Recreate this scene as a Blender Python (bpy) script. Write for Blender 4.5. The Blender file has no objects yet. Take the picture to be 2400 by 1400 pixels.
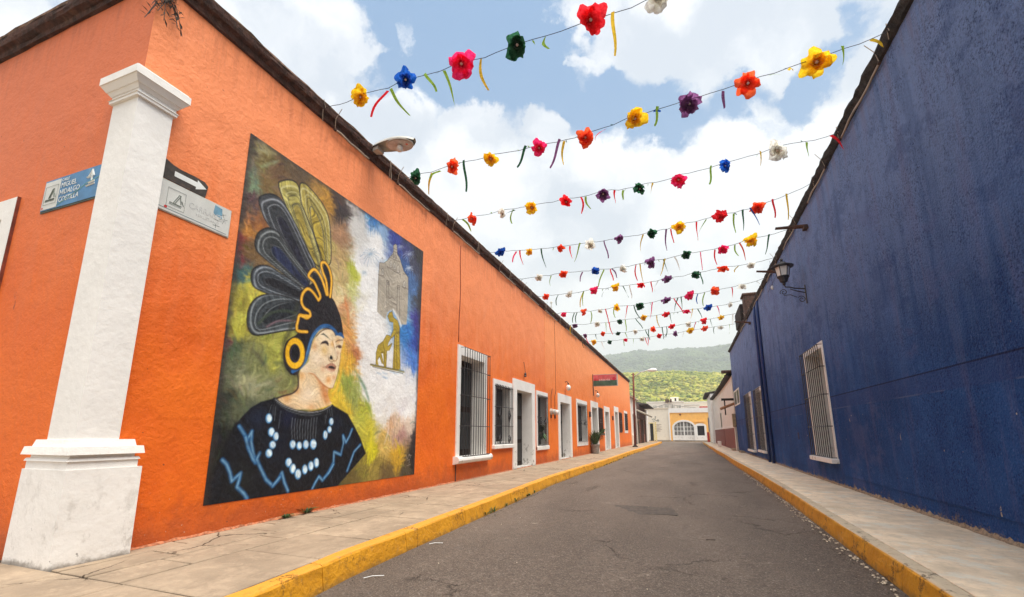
import bpy, bmesh, math, random
import numpy as np
from mathutils import Vector, Matrix
R = random.Random(7)
rng = np.random.default_rng(3)
PI = math.pi
S = bpy.context.scene
COL = S.collection

# ---------------------------------------------------------------- camera
EYE = Vector((0, 0, 1.1))
FPX, CX, CY = 1067., 1200., 800.          # 16 mm lens on full frame, photograph 2400 px wide
PITCH = math.atan((1016 - CY) / FPX)
YAW = math.atan((1612 - CX) / (FPX / math.cos(PITCH)))
cam_d = bpy.data.cameras.new('camera'); cam = bpy.data.objects.new('camera', cam_d); COL.objects.link(cam)
cam_d.sensor_width = 36; cam_d.lens = 36 * FPX / 2400; cam_d.shift_y = 100 / 2400
cam_d.clip_start = .05; cam_d.clip_end = 9000
cam.location = EYE; cam.rotation_euler = (PI / 2 + PITCH, 0, YAW)
S.camera = cam
FW = Vector((-math.sin(YAW) * math.cos(PITCH), math.cos(YAW) * math.cos(PITCH), math.sin(PITCH)))
RT = Vector((math.cos(YAW), math.sin(YAW), 0)); UP = RT.cross(FW)
def ray(x, y): return FW * FPX + RT * (x - CX) + UP * (CY - y)
def onX(x, y, c): d = ray(x, y); return EYE + d * (c / d.x)
def onY(x, y, c): d = ray(x, y); return EYE + d * (c / d.y)
def onZ(x, y, c): d = ray(x, y); return EYE + d * ((c - EYE.z) / d.z)

# ---------------------------------------------------------------- world, sun, exposure
SUN_EL, SUN_AZ = math.radians(67), math.radians(112)      # azimuth from +Y towards +X
w = bpy.data.worlds.new('World'); S.world = w; w.use_nodes = True
nt = w.node_tree; nt.nodes.clear()
def N(nt, t, **k):
    n = nt.nodes.new(t)
    for a, v in k.items():
        if a == 'ins':
            for i, x in v.items(): n.inputs[i].default_value = x
        else: setattr(n, a, v)
    return n
def mth(nt, op, a, b=None, c=None, clamp=False):
    n = nt.nodes.new('ShaderNodeMath'); n.operation = op; n.use_clamp = clamp
    for i, v in enumerate((a, b, c)):
        if v is None: continue
        if isinstance(v, (int, float)): n.inputs[i].default_value = v
        else: nt.links.new(v, n.inputs[i])
    return n.outputs[0]
def maprange(nt, v, a, b, c=0., d=1., smooth=True):
    n = nt.nodes.new('ShaderNodeMapRange'); n.interpolation_type = 'SMOOTHSTEP' if smooth else 'LINEAR'
    nt.links.new(v, n.inputs[0])
    for i, x in zip((1, 2, 3, 4), (a, b, c, d)): n.inputs[i].default_value = x
    return n.outputs[0]
def mixc(nt, f, a, b, mode='MIX'):
    n = nt.nodes.new('ShaderNodeMix'); n.data_type = 'RGBA'; n.blend_type = mode
    for i, v in ((0, f), (6, a), (7, b)):
        if isinstance(v, (int, float)): n.inputs[i].default_value = v
        elif isinstance(v, tuple): n.inputs[i].default_value = (v[0], v[1], v[2], 1)
        else: nt.links.new(v, n.inputs[i])
    return n.outputs[2]
sky = N(nt, 'ShaderNodeTexSky', sky_type='NISHITA', sun_disc=False)
sky.sun_elevation = SUN_EL; sky.sun_rotation = SUN_AZ; sky.air_density = 1.0; sky.dust_density = 1.2; sky.ozone_density = 1.4
tc = N(nt, 'ShaderNodeTexCoord'); D = tc.outputs['Generated']
nz = N(nt, 'ShaderNodeTexNoise', ins={'Scale': 7., 'Detail': 6., 'Roughness': .62}); nt.links.new(D, nz.inputs['Vector'])
sub = N(nt, 'ShaderNodeVectorMath', operation='SUBTRACT'); nt.links.new(nz.outputs['Color'], sub.inputs[0]); sub.inputs[1].default_value = (.5, .5, .5)
scl = N(nt, 'ShaderNodeVectorMath', operation='SCALE'); nt.links.new(sub.outputs[0], scl.inputs[0]); scl.inputs['Scale'].default_value = .20
add = N(nt, 'ShaderNodeVectorMath', operation='ADD'); nt.links.new(D, add.inputs[0]); nt.links.new(scl.outputs[0], add.inputs[1])
nrm = N(nt, 'ShaderNodeVectorMath', operation='NORMALIZE'); nt.links.new(add.outputs[0], nrm.inputs[0])
sep = N(nt, 'ShaderNodeSeparateXYZ'); nt.links.new(D, sep.inputs[0])
n2 = N(nt, 'ShaderNodeTexNoise', ins={'Scale': 3.2, 'Detail': 8., 'Roughness': .6}); nt.links.new(D, n2.inputs['Vector'])
F = mth(nt, 'MULTIPLY_ADD', n2.outputs['Fac'], 1.5, -.12)
F = mth(nt, 'ADD', F, maprange(nt, sep.outputs['Z'], .62, .30, 0., .6))
blobs = [(1010,100,190,-.55),(1170,180,150,-.5),(1250,80,150,-.5),(1030,0,160,-.4),(1330,210,100,-.55),(1480,250,110,-.6),(1640,235,110,-.6),
         (1790,230,110,-.55),(1900,190,80,-.5),(1300,330,80,-.3),(1560,330,90,-.25),(880,215,70,-.4),(1990,60,60,-.25),(150,20,110,-.35),(1440,440,60,-.5),(820,20,70,-.4),
         (1750,370,70,-.2),
         (600,90,230,.7),(1000,330,150,.6),(900,330,90,.5),(1110,250,60,.6),(1265,283,48,.75),(940,75,40,.5),(1380,195,36,.5),(1410,40,120,.7),(1580,60,150,.8),(1760,50,130,.8),
         (1880,30,90,.6),(1700,500,300,.5),(1250,480,220,.5),(30,80,110,.4),(2000,250,110,.45),(2040,120,50,.2)]
for bx, by, br, wt in blobs:
    d = ray(bx, by); dist = d.length; d.normalize()
    dp = N(nt, 'ShaderNodeVectorMath', operation='DOT_PRODUCT'); nt.links.new(nrm.outputs[0], dp.inputs[0]); dp.inputs[1].default_value = d
    a = br / dist
    F = mth(nt, 'ADD', F, maprange(nt, dp.outputs['Value'], math.cos(a * 1.35), math.cos(a * .45), 0., wt))
wsp = N(nt, 'ShaderNodeTexNoise', ins={'Scale': 16., 'Detail': 7., 'Roughness': .7}); nt.links.new(nrm.outputs[0], wsp.inputs['Vector'])
F = mth(nt, 'ADD', F, mth(nt, 'MULTIPLY_ADD', wsp.outputs['Fac'], .7, -.35))
cl = maprange(nt, F, .30, .72)
n3 = N(nt, 'ShaderNodeTexNoise', ins={'Scale': 5., 'Detail': 5., 'Roughness': .5}); nt.links.new(nrm.outputs[0], n3.inputs['Vector'])
sh = maprange(nt, n3.outputs['Fac'], .38, .60)
cc = mixc(nt, sh, (.30, .335, .39), (.49, .50, .52))
cc = mixc(nt, maprange(nt, sep.outputs['Z'], .46, .06), cc, (.60, .585, .555))
bg1 = N(nt, 'ShaderNodeBackground', ins={'Strength': .075}); nt.links.new(sky.outputs[0], bg1.inputs[0])
veil = N(nt, 'ShaderNodeBackground', ins={'Color': (.030, .145, .315, 1), 'Strength': 1.}); 
mxv = N(nt, 'ShaderNodeMixShader', ins={0: .72}); nt.links.new(bg1.outputs[0], mxv.inputs[1]); nt.links.new(veil.outputs[0], mxv.inputs[2])
bg2 = N(nt, 'ShaderNodeBackground', ins={'Strength': 1.}); nt.links.new(cc, bg2.inputs[0])
mx = N(nt, 'ShaderNodeMixShader'); nt.links.new(cl, mx.inputs[0]); nt.links.new(mxv.outputs[0], mx.inputs[1]); nt.links.new(bg2.outputs[0], mx.inputs[2])
wo = N(nt, 'ShaderNodeOutputWorld'); nt.links.new(mx.outputs[0], wo.inputs[0])

sun_d = bpy.data.lights.new('sun', 'SUN'); sun = bpy.data.objects.new('sun', sun_d); COL.objects.link(sun)
sun_d.energy = 3.0; sun_d.angle = math.radians(44); sun_d.color = (1, .95, .86)
sv = Vector((math.sin(SUN_AZ) * math.cos(SUN_EL), math.cos(SUN_AZ) * math.cos(SUN_EL), math.sin(SUN_EL)))
sun.rotation_euler = sv.to_track_quat('Z', 'Y').to_euler(); sun.location = (0, 0, 30)
S.view_settings.view_transform = 'Standard'; S.view_settings.look = 'None'; S.view_settings.exposure = 1.12; S.view_settings.gamma = 1
S.cycles.max_bounces = 8; S.cycles.diffuse_bounces = 5; S.cycles.volume_bounces = 1; S.cycles.transparent_max_bounces = 8
S.cycles.use_denoising = True

# ---------------------------------------------------------------- helpers
def s2l(c):
    c = np.asarray(c, float) / 255.
    return np.where(c <= .04045, c / 12.92, ((c + .055) / 1.055) ** 2.4)
def L3(r, g, b, k=1.): return tuple(float(v) * k for v in s2l((r, g, b)))
class MB:
    def __init__(s): s.v = []; s.f = []
    def add(s, vs, fs):
        o = len(s.v); s.v += [tuple(v) for v in vs]; s.f += [tuple(i + o for i in f) for f in fs]
    def box(s, a, b, bev=0):
        x0, y0, z0 = (min(a[i], b[i]) for i in range(3)); x1, y1, z1 = (max(a[i], b[i]) for i in range(3))
        if bev:
            e = min(bev, (x1-x0)*.45, (y1-y0)*.45, (z1-z0)*.45)
            bm = bmesh.new(); bmesh.ops.create_cube(bm, size=1)
            for v in bm.verts: v.co = Vector(((x0+x1)/2 + v.co.x*(x1-x0), (y0+y1)/2 + v.co.y*(y1-y0), (z0+z1)/2 + v.co.z*(z1-z0)))
            bmesh.ops.bevel(bm, geom=bm.edges[:], offset=e, segments=1, affect='EDGES')
            bm.verts.index_update(); s.add([v.co[:] for v in bm.verts], [[v.index for v in f.verts] for f in bm.faces]); bm.free(); return
        s.add([(x0,y0,z0),(x1,y0,z0),(x1,y1,z0),(x0,y1,z0),(x0,y0,z1),(x1,y0,z1),(x1,y1,z1),(x0,y1,z1)],
              [(0,3,2,1),(4,5,6,7),(0,1,5,4),(1,2,6,5),(2,3,7,6),(3,0,4,7)])
    def tube(s, pts, r, n=6, cap=True):
        pts = [Vector(p) for p in pts]; rings = []
        rr = r if isinstance(r, (list, tuple)) else [r] * len(pts)
        prev = None
        for i, p in enumerate(pts):
            t = (pts[min(i+1, len(pts)-1)] - pts[max(i-1, 0)]).normalized()
            ref = prev if prev is not None and abs(prev.dot(t)) < .95 else (Vector((0,0,1)) if abs(t.z) < .9 else Vector((1,0,0)))
            u = (ref - t * ref.dot(t)).normalized(); prev = u; v = t.cross(u)
            rings.append([p + (u * math.cos(2*PI*k/n) + v * math.sin(2*PI*k/n)) * rr[i] for k in range(n)])
        vs = [q for rg in rings for q in rg]
        fs = [(i*n+k, i*n+(k+1) % n, (i+1)*n+(k+1) % n, (i+1)*n+k) for i in range(len(pts)-1) for k in range(n)]
        if cap: fs += [tuple(range(n))[::-1], tuple((len(pts)-1)*n + k for k in range(n))]
        s.add(vs, fs)
    def lathe(s, c, prof, n=14, M=None):
        c = Vector(c); vs = []
        for r, z in prof:
            for k in range(n):
                q = Vector((r*math.cos(2*PI*k/n), r*math.sin(2*PI*k/n), z))
                if M is not None: q = M @ q
                vs.append(c + q)
        m = len(prof)
        fs = [(i*n+k, i*n+(k+1) % n, (i+1)*n+(k+1) % n, (i+1)*n+k) for i in range(m-1) for k in range(n)]
        fs += [tuple(range(n))[::-1], tuple((m-1)*n + k for k in range(n))]
        s.add(vs, fs)
    def prism(s, poly, off):          # poly: 3D points, off: extrusion vector
        n = len(poly); off = Vector(off)
        s.add([Vector(p) for p in poly] + [Vector(p) + off for p in poly],
              [tuple(range(n)), tuple(range(n, 2*n))[::-1]] + [(i, i+n, (i+1) % n+n, (i+1) % n) for i in range(n)])
    def mesh(s, name, m, smooth=False, origin=(0, 0, 0)):
        me = bpy.data.meshes.new(name); o = Vector(origin)
        me.from_pydata([Vector(v) - o for v in s.v], [], s.f)
        bm = bmesh.new(); bm.from_mesh(me); bmesh.ops.recalc_face_normals(bm, faces=bm.faces); bm.to_mesh(me); bm.free()
        if m is not None: me.materials.append(m)
        if smooth: me.polygons.foreach_set('use_smooth', [True] * len(me.polygons))
        return me
    def build(s, name, m, parent=None, smooth=False, origin=None):
        o0 = wpos(parent) if parent is not None else Vector((0, 0, 0))
        org = Vector(origin) if origin is not None else o0
        ob = bpy.data.objects.new(name, s.mesh(name, m, smooth, org)); COL.objects.link(ob)
        if parent is not None: ob.parent = parent
        ob.location = org - o0
        return ob
def wpos(o):
    p = Vector((0, 0, 0))
    while o is not None: p += o.location; o = o.parent
    return p
def inst(name, me, parent, loc, rot=(0, 0, 0), sc=(1, 1, 1), m=None):
    ob = bpy.data.objects.new(name, me); COL.objects.link(ob)
    if parent is not None: ob.parent = parent
    ob.location = Vector(loc) - (wpos(parent) if parent is not None else Vector((0, 0, 0)))
    ob.rotation_euler = rot; ob.scale = sc
    if m is not None: ob.material_slots[0].link = 'OBJECT'; ob.material_slots[0].material = m
    return ob
def tag(o, label=None, cat=None, group=None, kind=None):
    if label: o['label'] = label
    if cat: o['category'] = cat
    if group: o['group'] = group
    if kind: o['kind'] = kind
    return o
def thing(name, loc, label, cat, group=None):
    o = bpy.data.objects.new(name, None); COL.objects.link(o); o.location = loc; o.empty_display_size = .1
    return tag(o, label, cat, group)
def one(name, mb, m, label, cat, group=None, origin=None, smooth=False):
    c = Vector(origin) if origin is not None else Vector(mb.v[0])
    o = mb.build(name, m, None, smooth, c); return tag(o, label, cat, group)
def jit(a): return R.uniform(-a, a)

# ---------------------------------------------------------------- materials
def newmat(name):
    m = bpy.data.materials.new(name); m.use_nodes = True; t = m.node_tree
    b = t.nodes['Principled BSDF']; return m, t, b
def noise(t, scale, detail=4., rough=.55, vec=None, out='Fac', stretch=None, dist=0.):
    n = N(t, 'ShaderNodeTexNoise', ins={'Scale': scale, 'Detail': detail, 'Roughness': rough, 'Distortion': dist})
    v = vec
    if v is None: v = pos(t)
    if stretch:
        mp = N(t, 'ShaderNodeMapping'); mp.inputs['Scale'].default_value = stretch; t.links.new(v, mp.inputs[0]); v = mp.outputs[0]
    t.links.new(v, n.inputs['Vector']); return n.outputs[out]
def pos(t):
    for n in t.nodes:
        if n.type == 'NEW_GEOMETRY': return n.outputs['Position']
    return N(t, 'ShaderNodeNewGeometry').outputs['Position']
def posz(t):
    s = N(t, 'ShaderNodeSeparateXYZ'); t.links.new(pos(t), s.inputs[0]); return s.outputs['Z']
def bump(t, b, h, dist, strength=1.):
    n = N(t, 'ShaderNodeBump', ins={'Strength': strength, 'Distance': dist}); t.links.new(h, n.inputs['Height'])
    t.links.new(n.outputs[0], b.inputs['Normal']); return n
def link(t, a, b): t.links.new(a, b)

def simple(name, c, rough=.7, var=.15, vs=6., bmp=0., bs=60., metal=0., dirt=None, dirtamt=.5, ds=3.):
    m, t, b = newmat(name)
    f = noise(t, vs, 5., .6)
    dk = tuple(x * (1 - var * 1.6) for x in c); lt = tuple(min(1, x * (1 + var)) for x in c)
    col = mixc(t, maprange(t, f, .3, .7), dk, lt)
    if dirt:
        g = noise(t, ds, 6., .68); col = mixc(t, maprange(t, g, .52, .74, 0., dirtamt), col, dirt)
    link(t, col, b.inputs['Base Color']); b.inputs['Roughness'].default_value = rough; b.inputs['Metallic'].default_value = metal
    if bmp: bump(t, b, noise(t, bs, 4., .6), bmp)
    return m

def orange_mat(name, lo, hi, top, dark=1.):
    m, t, b = newmat(name); z = posz(t)
    big = noise(t, 1.1, 5., .6); fine = noise(t, 9., 6., .65); streak = noise(t, 2.2, 4., .6, stretch=(3., 3., .35))
    col = mixc(t, maprange(t, big, .3, .7), lo, hi)
    zz = mth(t, 'ADD', z, mth(t, 'MULTIPLY', streak, 2.4))
    col = mixc(t, maprange(t, zz, 2.9, 6.2, 0., .9), col, top)                    # paler with height: sky sheen put into the colour, plus some bleaching
    col = mixc(t, maprange(t, fine, .55, .75, 0., .28), col, tuple(x * .62 for x in lo))
    # worn damp foot of the wall
    foot = mth(t, 'ADD', z, mth(t, 'MULTIPLY', noise(t, 3.5, 6., .7), -.8))
    col = mixc(t, maprange(t, foot, .1, -.38, 0., .6), col, L3(150, 70, 40))
    chip = noise(t, 26., 3., .6); chipm = mth(t, 'MULTIPLY', maprange(t, chip, .70, .74), maprange(t, z, .9, .05))
    col = mixc(t, chipm, col, L3(205, 185, 165))
    # flaked scars
    sc = noise(t, 2.7, 7., .75, dist=.6); scm = maprange(t, sc, .69, .72, 0., .75)
    col = mixc(t, scm, col, L3(140, 62, 35))
    drip = mth(t, 'MULTIPLY', maprange(t, mth(t, 'ADD', z, mth(t, 'MULTIPLY', streak, 1.2)), 5.7, 6.6), maprange(t, noise(t, 5., 5., .7, stretch=(2., 2., .25)), .42, .66))
    col = mixc(t, mth(t, 'MULTIPLY', drip, .32), col, L3(150, 74, 44))
    spk = N(t, 'ShaderNodeTexVoronoi', ins={'Scale': 3.3}); link(t, pos(t), spk.inputs['Vector'])
    col = mixc(t, maprange(t, spk.outputs['Distance'], .035, .02, 0., .8), col, L3(80, 40, 25))
    link(t, col, b.inputs['Base Color'])
    b.inputs['Roughness'].default_value = .62; b.inputs['Specular IOR Level'].default_value = .4
    h = mth(t, 'ADD', mth(t, 'MULTIPLY', noise(t, 2.2, 4., .5), 1.4), mth(t, 'MULTIPLY', noise(t, 20., 6., .6), .38))
    h = mth(t, 'ADD', h, mth(t, 'MULTIPLY', noise(t, 85., 4., .65), .16))
    h = mth(t, 'SUBTRACT', h, mth(t, 'MULTIPLY', scm, .25))
    bump(t, b, h, .029)
    return m
M_orange = orange_mat('orange_render', L3(226, 98, 10), L3(240, 114, 16), L3(246, 146, 92))
M_orange_side = orange_mat('orange_render_side', L3(222, 98, 10), L3(232, 110, 20), L3(212, 112, 66))

def blue_mat():
    m, t, b = newmat('blue_roughcast'); z = posz(t)
    big = noise(t, .8, 5., .6); streak = noise(t, 1.1, 6., .68, stretch=(3., 3., .3)); fine = noise(t, 38., 4., .7)
    col = mixc(t, maprange(t, big, .3, .7), L3(26, 74, 140), L3(50, 100, 174))
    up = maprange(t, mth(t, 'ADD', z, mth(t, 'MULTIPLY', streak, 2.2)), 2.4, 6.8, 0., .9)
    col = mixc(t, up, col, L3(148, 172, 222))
    col = mixc(t, maprange(t, streak, .50, .72, 0., .42), col, L3(116, 112, 158))
    col = mixc(t, maprange(t, streak, .50, .30, 0., .28), col, L3(22, 72, 134))
    col = mixc(t, mth(t, 'MULTIPLY', maprange(t, fine, .46, .66, 0., .8), maprange(t, noise(t, 1.9, 5., .7), .36, .62, .25, 1.)), col, L3(16, 32, 84))
    pat = noise(t, .55, 7., .72, stretch=(1, 1, 1.6)); col = mixc(t, maprange(t, pat, .52, .60, 0., .35), col, L3(30, 66, 132)); col = mixc(t, maprange(t, pat, .44, .36, 0., .3), col, L3(110, 116, 170))
    col = mixc(t, maprange(t, fine, .44, .28, 0., .45), col, L3(120, 138, 196))
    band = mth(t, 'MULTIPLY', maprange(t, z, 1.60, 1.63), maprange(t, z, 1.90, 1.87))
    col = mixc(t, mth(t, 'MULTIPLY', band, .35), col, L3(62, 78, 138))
    line = mth(t, 'MULTIPLY', maprange(t, z, 1.865, 1.88), maprange(t, z, 1.90, 1.885)); col = mixc(t, mth(t, 'MULTIPLY', line, .8), col, L3(16, 24, 60))  # shade under the overhanging upper coat, put into the colour
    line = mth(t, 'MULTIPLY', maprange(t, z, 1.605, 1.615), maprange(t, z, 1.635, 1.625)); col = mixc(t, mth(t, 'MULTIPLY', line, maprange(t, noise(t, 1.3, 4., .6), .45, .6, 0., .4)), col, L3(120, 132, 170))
    # bare plaster: chips and salts rising at the foot
    foot = mth(t, 'ADD', z, mth(t, 'MULTIPLY', noise(t, 5.5, 7., .8, stretch=(1, 1., .9)), -.95))
    col = mixc(t, maprange(t, foot, -.40, -.50, 0., .85), col, L3(150, 134, 118))
    ch = noise(t, 9., 3., .55, stretch=(1, 1.3, .6)); chm = mth(t, 'MULTIPLY', maprange(t, ch, .725, .74), maprange(t, z, 2.6, 1.2, .0, 1.))
    col = mixc(t, chm, col, L3(206, 192, 170))
    v = N(t, 'ShaderNodeTexVoronoi', ins={'Scale': 2.1}); link(t, pos(t), v.inputs['Vector'])
    col = mixc(t, mth(t, 'MULTIPLY', maprange(t, v.outputs['Distance'], .032, .02), maprange(t, z, 3., 1.8)), col, L3(214, 204, 186))
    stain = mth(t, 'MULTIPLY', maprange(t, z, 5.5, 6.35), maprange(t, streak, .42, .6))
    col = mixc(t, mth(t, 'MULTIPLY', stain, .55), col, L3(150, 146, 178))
    link(t, col, b.inputs['Base Color']); b.inputs['Roughness'].default_value = .85; b.inputs['Specular IOR Level'].default_value = .2
    vo = N(t, 'ShaderNodeTexVoronoi', ins={'Scale': 42.}); link(t, pos(t), vo.inputs['Vector'])
    rc = mth(t, 'ADD', mth(t, 'MULTIPLY', noise(t, 30., 5., .7), .9), mth(t, 'MULTIPLY', vo.outputs['Distance'], -.45))
    h = mth(t, 'ADD', rc, mth(t, 'MULTIPLY', noise(t, 1.8, 4., .5), 1.1))
    bump(t, b, h, .085)
    return m
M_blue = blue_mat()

def white_mat(name, c, dirtz=.9, amt=.7):
    m, t, b = newmat(name); z = posz(t)
    col = mixc(t, maprange(t, noise(t, 2.5, 5., .6), .3, .7), tuple(x * .93 for x in c), c)
    low = maprange(t, z, dirtz, .0, .06, 1.)
    g = mth(t, 'MULTIPLY', maprange(t, noise(t, 7., 7., .74, stretch=(1, 1, .6)), .54, .66), low)
    col = mixc(t, mth(t, 'MULTIPLY', g, amt), col, L3(122, 112, 98))
    g2 = maprange(t, noise(t, 13., 5., .72), .665, .69, 0., .85)
    col = mixc(t, mth(t, 'MULTIPLY', g2, low), col, L3(70, 62, 54))
    link(t, col, b.inputs['Base Color']); b.inputs['Roughness'].default_value = .6
    foot = mth(t, 'ADD', z, mth(t, 'MULTIPLY', noise(t, 9., 6., .75), -.16)); col = mixc(t, maprange(t, foot, -.02, -.085, 0., .75), col, L3(96, 84, 70)); link(t, col, b.inputs['Base Color'])
    bump(t, b, mth(t, 'ADD', mth(t, 'MULTIPLY', noise(t, 14., 6., .6), .6), noise(t, 3., 3., .5)), .009)
    return m
M_white = white_mat('white_limewash', L3(238, 234, 228), 1.3, .95)
M_white_pil = white_mat('white_pilaster_paint', L3(240, 236, 230), 1.1, .38)
M_cream = white_mat('cream_render', L3(236, 224, 204), 1.5, .4)
M_offwhite = white_mat('offwhite_streaked', L3(228, 220, 210), 3.5, .5)
M_fascia = simple('old_brick_cornice', L3(74, 46, 36), .95, .4, 9., .03, 26., dirt=L3(120, 92, 72), dirtamt=.5, ds=8.)
M_fascia_top = simple('lichened_cornice_top', L3(120, 92, 74), .95, .4, 14., .02, 40.)
M_tile_dark = simple('sooty_roof_tile', L3(52, 44, 40), .95, .4, 8., .03, 30.)
M_iron = simple('black_iron', (.025, .022, .024), .55, .3, 20.)
M_rustiron = simple('rusty_iron', (.09, .045, .035), .7, .4, 20.)
M_dark = simple('dark_interior', (.012, .011, .011), .5, .3, 3.)
M_shutter = simple('dark_wood_shutter', (.024, .015, .012), .7, .3, 5., .004, 30.)
M_shutter.node_tree.nodes['Principled BSDF'].inputs['Specular IOR Level'].default_value = .12
M_glass = simple('dark_glass', (.014, .015, .017), .35, .2, 1.)
M_glass.node_tree.nodes['Principled BSDF'].inputs['Specular IOR Level'].default_value = .2
M_wood = simple('weathered_wood', L3(82, 56, 44), .85, .35, 14., .01, 50.)
M_polewood = simple('rust_brown_pole', L3(112, 52, 34), .75, .3, 6., .004, 40.)
M_metal = simple('painted_grey_metal', L3(190, 186, 176), .45, .1, 8., dirt=L3(120, 108, 90), dirtamt=.4)
M_bulb = simple('milky_lamp_glass', L3(228, 226, 220), .3, .05, 4.)
M_tubew = simple('pale_tube_plastic', L3(168, 150, 132), .5, .15, 8.)
M_pipe = simple('blue_painted_pipe', L3(20, 54, 116), .45, .12, 4.)
M_maroon = simple('maroon_paint', L3(118, 40, 34), .6, .15, 3., .004, 30., dirt=L3(90, 50, 44))
M_red = simple('red_paint', L3(200, 48, 44), .55, .12, 4.)
M_yellowwall = simple('mustard_wall_paint', L3(252, 188, 98), .7, .06, 2., .006, 30.)
M_brick = simple('face_brick', L3(134, 76, 58), .85, .25, 18., .006, 60.)
M_mortar = simple('mortar', L3(150, 134, 118), .9, .15, 20.)
M_greenp = simple('plant_leaf_green', (.05, .11, .025), .6, .4, 12.)
M_weed = simple('dry_weed', (.06, .04, .03), .8, .4, 20.)
M_clay = simple('clay_pot', L3(150, 140, 128), .8, .15, 10.)
M_slat = simple('corrugated_asbestos_roof', L3(176, 166, 150), .85, .15, 6.)

def slab_mat(name, c, brush=None):
    m, t, b = newmat(name)
    oi = N(t, 'ShaderNodeObjectInfo')
    col = mixc(t, maprange(t, noise(t, 1.7, 6., .65), .3, .7), tuple(x * .72 for x in c), tuple(x * 1.08 for x in c))
    col = mixc(t, maprange(t, noise(t, 5., 8., .78, stretch=(1, .6, 1)), .46, .64, 0., .6), col, tuple(x * .62 for x in c)); col = mixc(t, maprange(t, noise(t, 2.6, 8., .8), .50, .60, 0., .5), col, tuple(min(.8, x * 1.3) for x in c))
    col = mixc(t, maprange(t, noise(t, 24., 5., .7), .60, .74, 0., .4), col, L3(112, 98, 84))
    col = mixc(t, maprange(t, noise(t, 3.3, 7., .7), .66, .76, 0., .5), col, L3(176, 140, 118))
    col = mixc(t, mth(t, 'MULTIPLY', oi.outputs['Random'], .38 if brush is None else .12), col, tuple(x * .55 for x in c))
    vo = N(t, 'ShaderNodeTexVoronoi', feature='DISTANCE_TO_EDGE', ins={'Scale': 1.25})
    wv = N(t, 'ShaderNodeVectorMath', operation='ADD'); link(t, pos(t), wv.inputs[0])
    ws = N(t, 'ShaderNodeVectorMath', operation='SCALE'); link(t, noise(t, 4., 5., .7, out='Color'), ws.inputs[0]); ws.inputs['Scale'].default_value = .14
    link(t, ws.outputs[0], wv.inputs[1]); link(t, wv.outputs[0], vo.inputs['Vector'])
    h = mth(t, 'ADD', mth(t, 'MULTIPLY', noise(t, 28., 6., .65), .5), noise(t, 4., 4., .5))
    if brush is None:
        crk = mth(t, 'MULTIPLY', maprange(t, vo.outputs['Distance'], .014, .004), maprange(t, noise(t, .9, 3., .5), .52, .60))
        col = mixc(t, mth(t, 'MULTIPLY', crk, .85), col, L3(70, 56, 44)); h = mth(t, 'SUBTRACT', h, mth(t, 'MULTIPLY', crk, .8))
    else:
        br = noise(t, 2.2, 6., .75, stretch=(1.2, 26., 1))
        col = mixc(t, maprange(t, br, .54, .72, 0., .42), col, tuple(x * .6 for x in c)); h = mth(t, 'ADD', h, mth(t, 'MULTIPLY', br, .5))
        col = mixc(t, maprange(t, noise(t, 1.4, 6., .85, stretch=(1., 60., 1)), .70, .73, 0., .7), col, L3(92, 78, 66))
    link(t, col, b.inputs['Base Color']); b.inputs['Roughness'].default_value = .9; b.inputs['Specular IOR Level'].default_value = .2; bump(t, b, h, .014)
    return m
M_slab = slab_mat('worn_pavement_stone', L3(172, 151, 128))
M_conc = slab_mat('broomed_concrete', L3(252, 228, 196), brush=1)
M_joint = simple('joint_dirt', L3(84, 70, 56), .95, .3, 20., .01, 60.)

def kerb_mat(name, top):
    m, t, b = newmat(name); z = posz(t)
    y1 = L3(206, 140, 14); y2 = L3(226, 158, 22)
    col = mixc(t, maprange(t, noise(t, 3., 6., .65), .3, .7), y1, y2)
    g = N(t, 'ShaderNodeNewGeometry'); sp = N(t, 'ShaderNodeSeparateXYZ'); link(t, g.outputs['Normal'], sp.inputs[0])
    if top: col = mixc(t, maprange(t, z, -.02, -.005), col, L3(222, 152, 48))
    else: col = mixc(t, maprange(t, z, -.012, -.002), col, L3(208, 188, 158))
    low = mth(t, 'ADD', z, mth(t, 'MULTIPLY', noise(t, 6., 7., .75), -.26))
    col = mixc(t, maprange(t, low, -.27, -.36, 0., .8), col, L3(136, 98, 40))
    col = mixc(t, maprange(t, noise(t, 9., 7., .75), .54, .68, 0., .6), col, L3(136, 92, 30)); col = mixc(t, maprange(t, noise(t, 4., 8., .8), .60, .66, 0., .5), col, L3(160, 140, 112))
    vo = N(t, 'ShaderNodeTexVoronoi', feature='DISTANCE_TO_EDGE', ins={'Scale': 1.6})
    wv = N(t, 'ShaderNodeVectorMath', operation='ADD'); link(t, pos(t), wv.inputs[0])
    ws = N(t, 'ShaderNodeVectorMath', operation='SCALE'); link(t, noise(t, 5., 5., .7, out='Color'), ws.inputs[0]); ws.inputs['Scale'].default_value = .5
    link(t, ws.outputs[0], wv.inputs[1]); link(t, wv.outputs[0], vo.inputs['Vector'])
    crk = mth(t, 'MULTIPLY', maprange(t, vo.outputs['Distance'], .012, .003), maprange(t, noise(t, 1.3, 3., .5), .45, .55))
    col = mixc(t, mth(t, 'MULTIPLY', crk, .85), col, L3(60, 44, 28))
    link(t, col, b.inputs['Base Color']); b.inputs['Roughness'].default_value = .65
    h = mth(t, 'SUBTRACT', mth(t, 'ADD', noise(t, 22., 6., .65), noise(t, 5., 4., .5)), crk)
    bump(t, b, h, .016); return m
M_kerbL = kerb_mat('yellow_kerb_paint', True); M_kerbR = kerb_mat('yellow_kerb_face_paint', False)

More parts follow.
